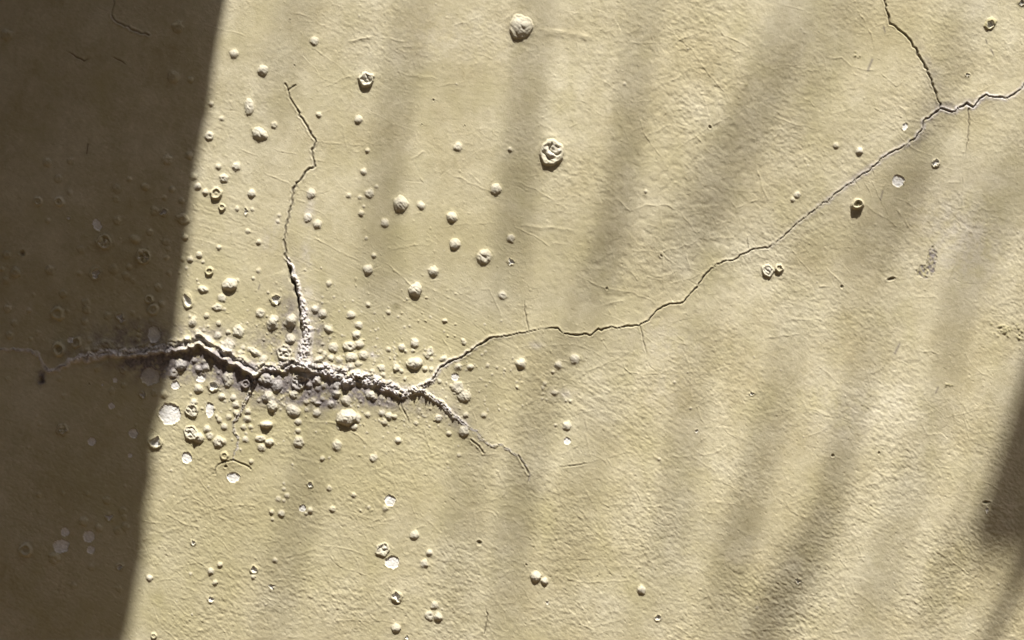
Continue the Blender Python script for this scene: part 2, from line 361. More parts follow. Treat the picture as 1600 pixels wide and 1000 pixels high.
# ------------------------------------------------------------------ cracks
def crack(path, label, prof, margin, step=5, amp=1.0, name='crack', seed=1, keyx=None):
    rnd = random.Random(seed)
    p = jag(path, step, amp, rnd)
    Wn, D, s, T, L = field(p, margin)
    xx, yy = X[Wn], Y[Wn]
    dh, masks, own = prof(xx, yy, D, s, T / L, L)
    H[Wn] += dh
    for k, v in masks.items(): M[k][Wn] = np.maximum(M[k][Wn], v)
    pid = new_part(name, label)
    f = FID[Wn]; f[own] = pid
    return pid
lump = lambda xx, yy, wl_, sd: np.abs(gnoise(xx / wl_, yy / wl_, sd)) * 1.5 + 0.5 * np.abs(gnoise(xx / wl_ * 2.1, yy / wl_ * 2.1, sd + 1))
def clumps(xx, yy, sd):
    return 0.62 + 0.42 * lump(xx, yy, 6.5, sd) + 0.24 * gnoise(xx / 3.4, yy / 3.2, sd + 5) + .25 * gnoise(xx / 21, yy / 15, sd + 6)
def thin_prof(gw, gd, lip=0.3, dirt_shade=0.8, salt=0.0, fade=(0.0, 0.0), own=3.0):
    def f(xx, yy, D, s, t, L):
        k = np.ones_like(t)
        if fade[0]: k = k * sst(0, fade[0], t)
        if fade[1]: k = k * sst(1, 1 - fade[1], t)
        w = gw * (0.6 + 0.9 * np.clip(0.5 + gnoise(t * L / 16, t * 0, 91) + 0.5 * gnoise(t * L / 5, t * 0 + 3, 92), 0, 1.4)) * (0.35 + 0.65 * k) + 0.15
        g = np.exp(-(D / w) ** 2)
        dh = -gd * k * g + lip * k * np.exp(-((D - w - 1.6) / 1.4) ** 2) * (0.7 + gnoise(xx / 6, yy / 6, 93))
        ms = {'dirt_shade': dirt_shade * k * np.exp(-(D / (w * 0.95)) ** 2)}
        if salt: ms['salt'] = salt * k * np.exp(-((D - w) / 2.2) ** 2) * np.clip(0.6 + gnoise(xx / 6, yy / 6, 94), 0, 1)
        return dh, ms, D < own
    return f

MAIN = [(-60, 540), (0, 545), (28, 548), (56, 552), (68, 573), (75, 582), (98, 572), (123, 562), (135, 560), (168, 551), (200, 553), (240, 548), (262, 546), (290, 541),
        (312, 531), (330, 544), (350, 555), (372, 564), (390, 574), (399, 580), (412, 573), (432, 575), (470, 570), (490, 576), (510, 577),
        (530, 583), (548, 590), (570, 592), (595, 600), (615, 607), (630, 615), (650, 607), (668, 598), (688, 577)]
def main_prof(xx, yy, D, s, t, L):
    K = lambda v: np.interp(xx, [-60, 0, 60, 80, 130, 170, 250, 275, 312, 360, 398, 420, 470, 500, 545, 600, 640, 665, 690], v)
    wc = K([2, 2, 2.2, 2.5, 5, 6, 6, 7, 9, 9, 9, 6, 6.5, 9, 11.5, 9, 6.5, 4, 2.0])
    hc = K([1.5, 1.6, 2, 2.5, 4, 5, 5.5, 2.5, 2.5, 2.5, 4, 5, 5.5, 6, 6.5, 6.5, 5.5, 3.5, 1.5])
    h2 = K([0, 0, 0, 0, 0, 1, 3, 6.5, 7.5, 7.5, 6.5, 0, 0, 0, 0, 0, 0, 0, 0])
    h1 = K([0, 0, 0, 0, 1, 2, 3, 4, 7, 6, 3, 0, 0, 0, 0, 0, 0, 0, 0])
    sw = K([0, 0, 0, 0.5, 2, 2.5, 2.5, 3.5, 3.5, 3.5, 3.5, 3.5, 3.5, 3.5, 3, 3, 2, 1, 0])
    sl = K([0.7, .8, .85, .85, .8, .8, .75, .5, .5, .5, .6, .6, .85, 1, 1, 1, 1, 1, .7])
    cl = clumps(xx, yy, 101)
    wob = 2.4 * gnoise(xx / 11, yy / 11, 103) + 1.4 * gnoise(xx / 4.5, yy / 4.5, 104)
    sv = s + wob
    u = np.clip(np.abs(sv) / wc, 0, 3)
    brk = np.clip(0.72 + 0.75 * gnoise(t * L / 17, t * 0, 109) + .5 * gnoise(xx / 14, yy / 10, 110), .22, 1.25)
    dh = hc * brk * np.clip(1.15 - u ** 2.2, 0, 1) ** 0.7 * (cl + .28 * gnoise(xx / 2.9, yy / 2.8, 111))
    dh -= 2.6 * np.clip(1.3 - u, 0, 1) * np.clip(1 - np.abs(gnoise(xx / 8, yy / 8, 112)) * 5, 0, 1) * (hc > 4.5)
    dh += h1 * np.exp(-((s + 8 + 3.5 * gnoise(xx / 16, yy / 16, 114) + .9 * gnoise(xx / 4, yy / 4, 116)) / 2.4) ** 2) * np.clip(0.65 + 0.8 * gnoise(t * L / 15, t * 0 + 9, 105) + .3 * gnoise(xx / 5, yy / 5, 119), .05, 1.2)
    s2 = s + 2.0 * gnoise(xx / 19, yy / 19, 115) + 1.0 * gnoise(xx / 4.5, yy / 4.5, 117)
    edge2 = np.where(s2 < 5.5, np.exp(-((s2 - 5.5) / 3.4) ** 2), np.exp(-((s2 - 5.5) / 1.1) ** 2))
    dh += h2 * edge2 * np.clip(0.75 + 0.6 * gnoise(t * L / 19, t * 0 + 5, 106) + .35 * gnoise(xx / 6, yy / 6, 118), .15, 1.2)
    dh += sw * np.exp(-(np.abs(s) / 26) ** 1.5) - 0.35 * sw * np.exp(-((sv - wc - 5) / 4) ** 2) * (h2 < 1)
    groove = K([.3, .3, .4, .5, 1, 1.5, 2, 3, 3, 3, 3, 4.5, 4.5, 2, 1.5, 1.5, 2, 2, 1])
    dh -= groove * np.exp(-((sv + 0.5) / 1.6) ** 2) * sst(-0.3, 0.3, gnoise(t * L / 24, t * 0, 107) + 0.15)
    patchy = np.clip(0.62 + 0.9 * gnoise(xx / 9, yy / 7, 108) + .5 * gnoise(xx / 3.5, yy / 3.5, 113), 0, 1)
    ms = {'salt': sl * np.clip(1.35 - u, 0, 1) ** 0.5 * patchy,
          'dirt_shade': 0.55 * np.exp(-((sv + 0.5) / 1.3) ** 2) * sst(0, 0.4, gnoise(t * L / 24, t * 0, 107) + 0.1)}
    ms['salt'] = np.maximum(ms['salt'], 0.8 * np.clip(edge2, 0, 1) ** 5 * (h2 > 5) * patchy)
    ms['bare'] = .95 * np.clip(1.3 - u, 0, 1) ** .6 * sst(268, 240, xx) * (.45 + .55 * sst(70, 110, xx)) * np.clip(.75 + .8 * gnoise(xx / 8, yy / 4, 120), 0, 1)
    own = (np.abs(sv) < wc + 1.5) | ((h2 > 4) & (sv > -12) & (sv < 8))
    return dh, ms, own
crack(MAIN, 'thick crack bursting out in a ragged whitish salt crust', main_prof, 60, 6, 1.6, 'crusted_crack', 3)

RISE = [(664, 602), (676, 592), (688, 575), (700, 566), (718, 560), (735, 550), (750, 538), (770, 527), (800, 523), (828, 518), (862, 512), (872, 513), (878, 521), (900, 524),
        (925, 523), (935, 514), (960, 512), (998, 509), (1010, 503), (1028, 484), (1045, 475), (1068, 472), (1085, 453), (1102, 430), (1118, 413),
        (1130, 408), (1145, 407), (1165, 396), (1180, 388), (1200, 388), (1222, 372), (1245, 350), (1270, 331), (1296, 311), (1318, 294), (1345, 275),
        (1358, 267), (1375, 250), (1385, 243), (1410, 230), (1430, 216), (1441, 200), (1443, 190), (1455, 180), (1470, 169), (1487, 175), (1500, 168),
        (1510, 162), (1520, 168), (1530, 155), (1540, 149), (1552, 152), (1575, 153), (1590, 143), (1605, 125), (1660, 100)]
def rise_prof(xx, yy, D, s, t, L):
    K = lambda v: np.interp(xx, [660, 690, 760, 800, 860, 880, 925, 940, 1000, 1060, 1160, 1200, 1300, 1430, 1475, 1545, 1600], v)
    gw = 0.68 * K([1.5, 1.5, 1.6, 1.0, .9, 1.8, 1.8, 1.4, 1.3, 1.5, 1.3, 1.0, .9, 1.2, 1.8, 1.6, 1.2])
    gd = K([2, 2.2, 2.6, 1.2, 1.2, 3, 3, 2.6, 2.4, 2.8, 2.4, 1.9, 1.6, 1.8, 3, 3, 1.5])
    lip = K([2.5, 2.2, 2.4, .8, .5, 1.2, 1.2, 1.0, .8, .9, .8, .6, .7, 1.4, 1.8, 1.5, .5])
    sa = K([.9, .8, .25, .1, 0, 0, 0, 0, 0, 0, .05, .15, .35, .6, .8, .8, .6])
    w = .85 * gw * np.clip(0.75 + 1.1 * gnoise(t * L / 22, t * 0, 121) + 0.5 * gnoise(t * L / 6, t * 0, 122), 0.18, 2)
    dh = -gd * np.exp(-(D / w) ** 2)
    dh += lip * np.exp(-((s + w + 1.6) / 1.8) ** 2) * (0.85 + 0.7 * gnoise(xx / 6, yy / 6, 123))
    dh += 0.35 * lip * np.exp(-((s - w - 2.0) / 1.8) ** 2) * (0.7 + gnoise(xx / 6, yy / 6, 124))
    dh += 0.9 * np.exp(-(D / 18) ** 2) * K([2, 1.5, 1, .5, .3, .3, .3, .3, .3, .3, .3, .3, .3, .4, 1, 1, .5])
    ms = {'salt': sa * np.exp(-(np.maximum(D - 2, 0) / 2.6) ** 2) * np.clip(0.7 + gnoise(xx / 7, yy / 7, 125), 0, 1),
          'dirt_shade': 0.85 * np.exp(-((s - .2) / (w * 0.9)) ** 2)}
    return dh, ms, D < 4 + 2 * (xx > 1440)
crack(RISE, 'long thin crack climbing to the upper right edge', rise_prof, 45, 4, 0.9, 'crack', 9)

SPLIT = [(648, 608), (672, 618), (690, 630), (705, 645), (720, 658), (735, 668), (748, 678), (754, 685)]
def split_prof(k1, salt=1.0, hh=3.4):
    def f(xx, yy, D, s, t, L):
        w = k1 * (0.7 + 0.5 * gnoise(xx / 12, yy / 12, 131)) * sst(1.1, 0.5, t) + 0.8
        u = D / w
        dh = hh * sst(1.15, 0.3, t) * np.clip(1.1 - u ** 2, 0, 1) * (0.4 + 0.9 * lump(xx, yy, 5, 133)) - 1.2 * np.exp(-(s / 1.0) ** 2)
        dh += 1.0 * np.exp(-(D / 16) ** 2)
        return dh, {'salt': salt * np.clip(1.4 - u, 0, 1) * np.clip(0.6 + gnoise(xx / 5, yy / 5, 134), 0, 1), 'dirt_shade': 0.5 * np.exp(-((s - 1) / 1.0) ** 2)}, u < 1.2
    return f
crack(SPLIT, 'crusted crack sloping down to the right from the fork', split_prof(5.0), 40, 5, 1.2, 'crusted_crack', 13)
TAIL = [(748, 682), (760, 693), (770, 697), (785, 695), (800, 707), (812, 712), (822, 727), (828, 739), (826, 752)]
crack(TAIL, 'small pale raised crack tapering off below the fork', split_prof(1.6, .6, 1.6), 25, 5, 1.0, 'crack', 14)
crack([(736, 687), (748, 697), (755, 707)], None, thin_prof(.9, .9, .9, .5), 15, 4, .7, 'crack', 15)

VERT = [(451, 404), (458, 425), (463, 440), (470, 462), (474, 480), (477, 500), (482, 520), (477, 545), (477, 570)]
def vert_prof(xx, yy, D, s, t, L):
    w = np.interp(t, [0, .15, .35, .6, .8, 1], [2, 3.5, 4, 6.5, 8, 11]); hc = np.interp(t, [0, .15, .5, 1], [2.5, 4.5, 6, 6.5])
    sv = s + 2.0 * gnoise(xx / 9, yy / 9, 141)
    u = np.abs(sv) / w
    dh = hc * np.clip(1.15 - u ** 2.5, 0, 1) ** .8 * clumps(xx, yy, 143) + 2.4 * np.exp(-(D / 24) ** 2) * sst(0, .3, t)
    # path runs down, so s > 0 lies to its left; a gap opens on that side, its shadow painted dark
    gp = np.interp(t, [0, .1, .3, .55, .7, 1], [0, 5, 5.5, 2.5, .5, 0])
    dh -= gp * np.exp(-((sv - w - 0.5) / 2.2) ** 2)
    ms = {'salt': np.clip(1.5 - u, 0, 1) ** .6 * np.clip(0.8 + 0.8 * gnoise(xx / 6, yy / 6, 145), 0, 1),
          'dirt_shade': np.clip(gp / 5, 0, .85) * np.exp(-((sv - w - 0.5) / 2.0) ** 2)}
    return dh, ms, (u < 1.1)
crack(VERT, 'upright ridge of lumpy lilac-white salt crust above the main crack', vert_prof, 50, 5, 1.3, 'salt_crust', 21)
crack([(465, 172), (478, 195), (486, 210), (493, 221), (487, 234), (489, 248), (492, 260), (480, 266), (470, 280), (459, 294), (456, 320), (447, 352), (444, 380), (448, 403), (453, 410)],
      'hairline crack winding up from the lilac-white crust', thin_prof(1.15, 1.9, .7, .8, .15), 14, 4, .8, 'crack', 22)
for q in ([(446, 131), (450, 141), (462, 133)], [(450, 141), (452, 152), (458, 162), (465, 172)]): crack(q, None, thin_prof(1.0, 1.2, .5, .7), 12, 4, .4, 'crack', 23)
crack([(1380, -40), (1382, 5), (1388, 25), (1390, 38), (1400, 41), (1420, 60), (1433, 80), (1445, 105), (1455, 125), (1462, 145), (1468, 168)],
      'dark crack dropping from the top edge to the fork', thin_prof(1.05, 2.6, .4, .9), 16, 4, .9, 'crack', 24)
crack([(1513, 170), (1514, 200), (1510, 235), (1506, 262)], None, thin_prof(.8, 1.1, .3, .7, 0, (0, .5)), 12, 5, .8, 'crack', 25)
crack([(626, 618), (628, 635), (637, 655), (640, 680)], None, thin_prof(.8, 1.0, .5, .6, 0, (0, .5)), 12, 4, .8, 'crack', 26)
crack([(819, 462), (820, 480), (822, 495), (826, 517)], None, thin_prof(.7, 1.0, .4, .6, 0, (.4, 0)), 12, 5, .7, 'crack', 27)
crack([(1000, 510), (1004, 525), (1008, 545), (1012, 562)], None, thin_prof(.7, .9, .4, .6, 0, (0, .4)), 12, 5, .7, 'crack', 28)
crack([(1167, 368), (1169, 388)], None, thin_prof(.7, .8, .3, .5, 0, (.4, 0)), 10, 5, .5, 'crack', 29)
DOWN = [(398, 584), (396, 600), (388, 622), (378, 640), (368, 655), (366, 670), (374, 688), (368, 705), (365, 720)]
crack(DOWN, 'broken trail of whitish crust hanging below the main crack', split_prof(2.6, .8, 3.0), 25, 5, 1.4, 'crack', 31)
crack([(365, 719), (348, 722), (338, 730), (337, 740), (320, 748)], None, thin_prof(.8, 1.2, .4, .6, 0, (0, .4)), 12, 4, .9, 'crack', 32)
crack([(365, 719), (372, 722), (382, 726), (392, 733)], None, thin_prof(.9, 1.6, .3, .7), 12, 4, .7, 'crack', 33)
crack([(757, 945), (762, 960), (760, 975), (757, 990)], None, thin_prof(.8, 1.4, .3, .7, 0, (.3, 0)), 12, 4, .9, 'crack', 34)
crack([(176, -40), (178, 5), (175, 24)], None, thin_prof(1.0, 1.0, .3, .4), 14, 5, .8, 'crack', 35)
crack([(175, 26), (190, 38), (210, 48), (232, 55)], None, thin_prof(1.0, 1.2, 1.2, .5, .3), 14, 5, .8, 'crack', 36)
crack([(100, 78), (120, 90), (132, 96), (145, 90)], None, thin_prof(.9, 1.4, .3, .7, 0, (.3, .3)), 14, 5, .8, 'crack', 37)
crack([(172, 88), (190, 96), (200, 104)], None, thin_prof(.8, 1.2, .3, .7, 0, (.3, .3)), 14, 5, .8, 'crack', 38)
crack([(870, 710 + 20), (890, 728), (925, 722)], None, thin_prof(.6, .6, .5, .3, 0, (.3, .3)), 12, 4, .6, 'crack', 39)
crack([(810, 712), (820, 728), (826, 740)], None, thin_prof(.8, 1.2, .8, .6), 12, 4, .6, 'crack', 40)
# fine teeth standing off the crack
for k in range(46):
    i = rr.randrange(20, len(RISE) - 8); a, b_ = RISE[i], RISE[i + 1]; t = rr.random()
    px, py = a[0] + (b_[0] - a[0]) * t, a[1] + (b_[1] - a[1]) * t
    if px > 1440: continue
    L = rr.uniform(8, 22) * rr.choice((-1, 1)); ang = R(62 + rr.gauss(0, 14))
    hair([(px, py), (px + L * .5 * math.cos(ang), py + L * .5 * math.sin(ang)), (px + L * math.cos(ang), py + L * math.sin(ang))], .18, .9, rr, .3, 5, .6)

# grime and salts soaked into the paint around the crack
def soak(key, lst, sd, wl_=16, base=0.7, amp=1.0):
    for (cx, cy, rx, ry, k, rot) in lst:
        M[key] = np.maximum(M[key], k * blob(X, Y, cx, cy, rx, ry, R(rot)) * np.clip(base + amp * gnoise(X / wl_, Y / wl_, sd) + .5 * gnoise(X / 5, Y / 5, sd + 1), 0, 1.2))
soak('grime', [(215, 530, 90, 30, .40, 0), (300, 575, 60, 20, .6, 10), (265, 566, 70, 26, 1.1, 0), (330, 570, 70, 24, 1.0, 14), (430, 596, 60, 30, 1.15, 4), (490, 604, 60, 32, 1.0, 8), (575, 612, 60, 22, .85, 12), (380, 590, 50, 24, .9, 10), (310, 520, 50, 14, .4, 0),
               (455, 515, 22, 60, .45, -4), (432, 535, 45, 28, .35, 0), (500, 510, 12, 40, .45, 0), (700, 645, 50, 18, .32, 38), (640, 628, 50, 16, .4, 10), (330, 530, 60, 14, .4, 8),
               (1520, 158, 60, 7, .3, -10), (1480, 166, 40, 9, .3, 0), (1440, 215, 30, 8, .2, -50), (1455, 110, 8, 50, .2, -25), (1340, 275, 80, 5, .35, -38), (460, 430, 9, 45, .3, -8),
               (180, 552, 80, 9, .5, 0), (64, 590, 7, 12, .8, 0), (238, 588, 14, 14, .5, 0)], 151)
soak('salt', [(520, 590, 60, 10, .6, 6), (482, 330, 10, 26, .35, 10), (425, 360, 8, 26, .3, 25), (420, 380, 12, 12, .25, 0), (585, 552, 9, 6, .9, 0), (480, 480, 14, 40, .4, 0),
              (480, 398, 9, 24, .3, 0), (875, 615, 22, 9, .35, 0), (835, 540, 14, 6, .3, 0), (1040, 600, 30, 60, .10, 0), (1500, 370, 60, 80, .26, -30), (1320, 640, 90, 60, .12, 0), (700, 60, 120, 50, .10, 0), (1040, 530, 60, 40, .14, 0), (640, 612, 40, 8, .5, 5)], 161)
# stains with a shape of their own
for (cx, cy, rx, ry, k, rot) in ((619, 479, 7, 6, .42, 0), (1166, 133, 3, 3, .55, 0), (1594, 6, 5, 5, .8, 0), (1345, 90, 3, 2, .4, 0)):
    q = blob(X, Y, cx, cy, rx, ry, R(rot)); M['yellow'] = np.maximum(M['yellow'], q); M['dirt_shade'] = np.maximum(M['dirt_shade'], k * q * np.clip(.8 + gnoise(X / 4, Y / 4, 171), 0, 1))
for (cx, cy, rx, ry, n) in ((1567, 515, 13, 9, 26), (1593, 522, 7, 16, 16), (1480, 602, 10, 2, 6), (1340, 88, 5, 4, 5)):      # yellow lichen flecks
    for _ in range(n):
        a, b_ = cx + rr.gauss(0, rx * .6), cy + rr.gauss(0, ry * .6); rad = rr.uniform(1.2, 2.6)
        q = blob(X, Y, a, b_, rad, rad * .8); H[:] += 0.9 * q; M['yellow'] = np.maximum(M['yellow'], 1.25 * q); M['dirt_shade'] = np.maximum(M['dirt_shade'], .28 * q)
for (a, b_, w, k) in (((1363, 93), (1356, 110), 1.8, .35), ((1406, 538), (1399, 552), 1.8, .4), ((1466, 605), (1462, 614), 1.2, .35), ((1381, 62 - 20), (1383, 50), 1.2, .5),
                      ((1540, 62), (1542, 68), 1, .6), ((1548, 77), (1552, 86), 1, .6), ((138, 225), (136, 240), 1, .7), ((406, 445), (404, 452), 1, .6), ((1380, 298), (1376, 312), 1.2, .3)):
    Wn, D, s, T, L = field([a, b_], 8)
    M['grime'][Wn] = np.maximum(M['grime'][Wn], .3 * np.exp(-(D / w) ** 2)); M['dirt_shade'][Wn] = np.maximum(M['dirt_shade'][Wn], .8 * k * np.exp(-(D / w) ** 2))

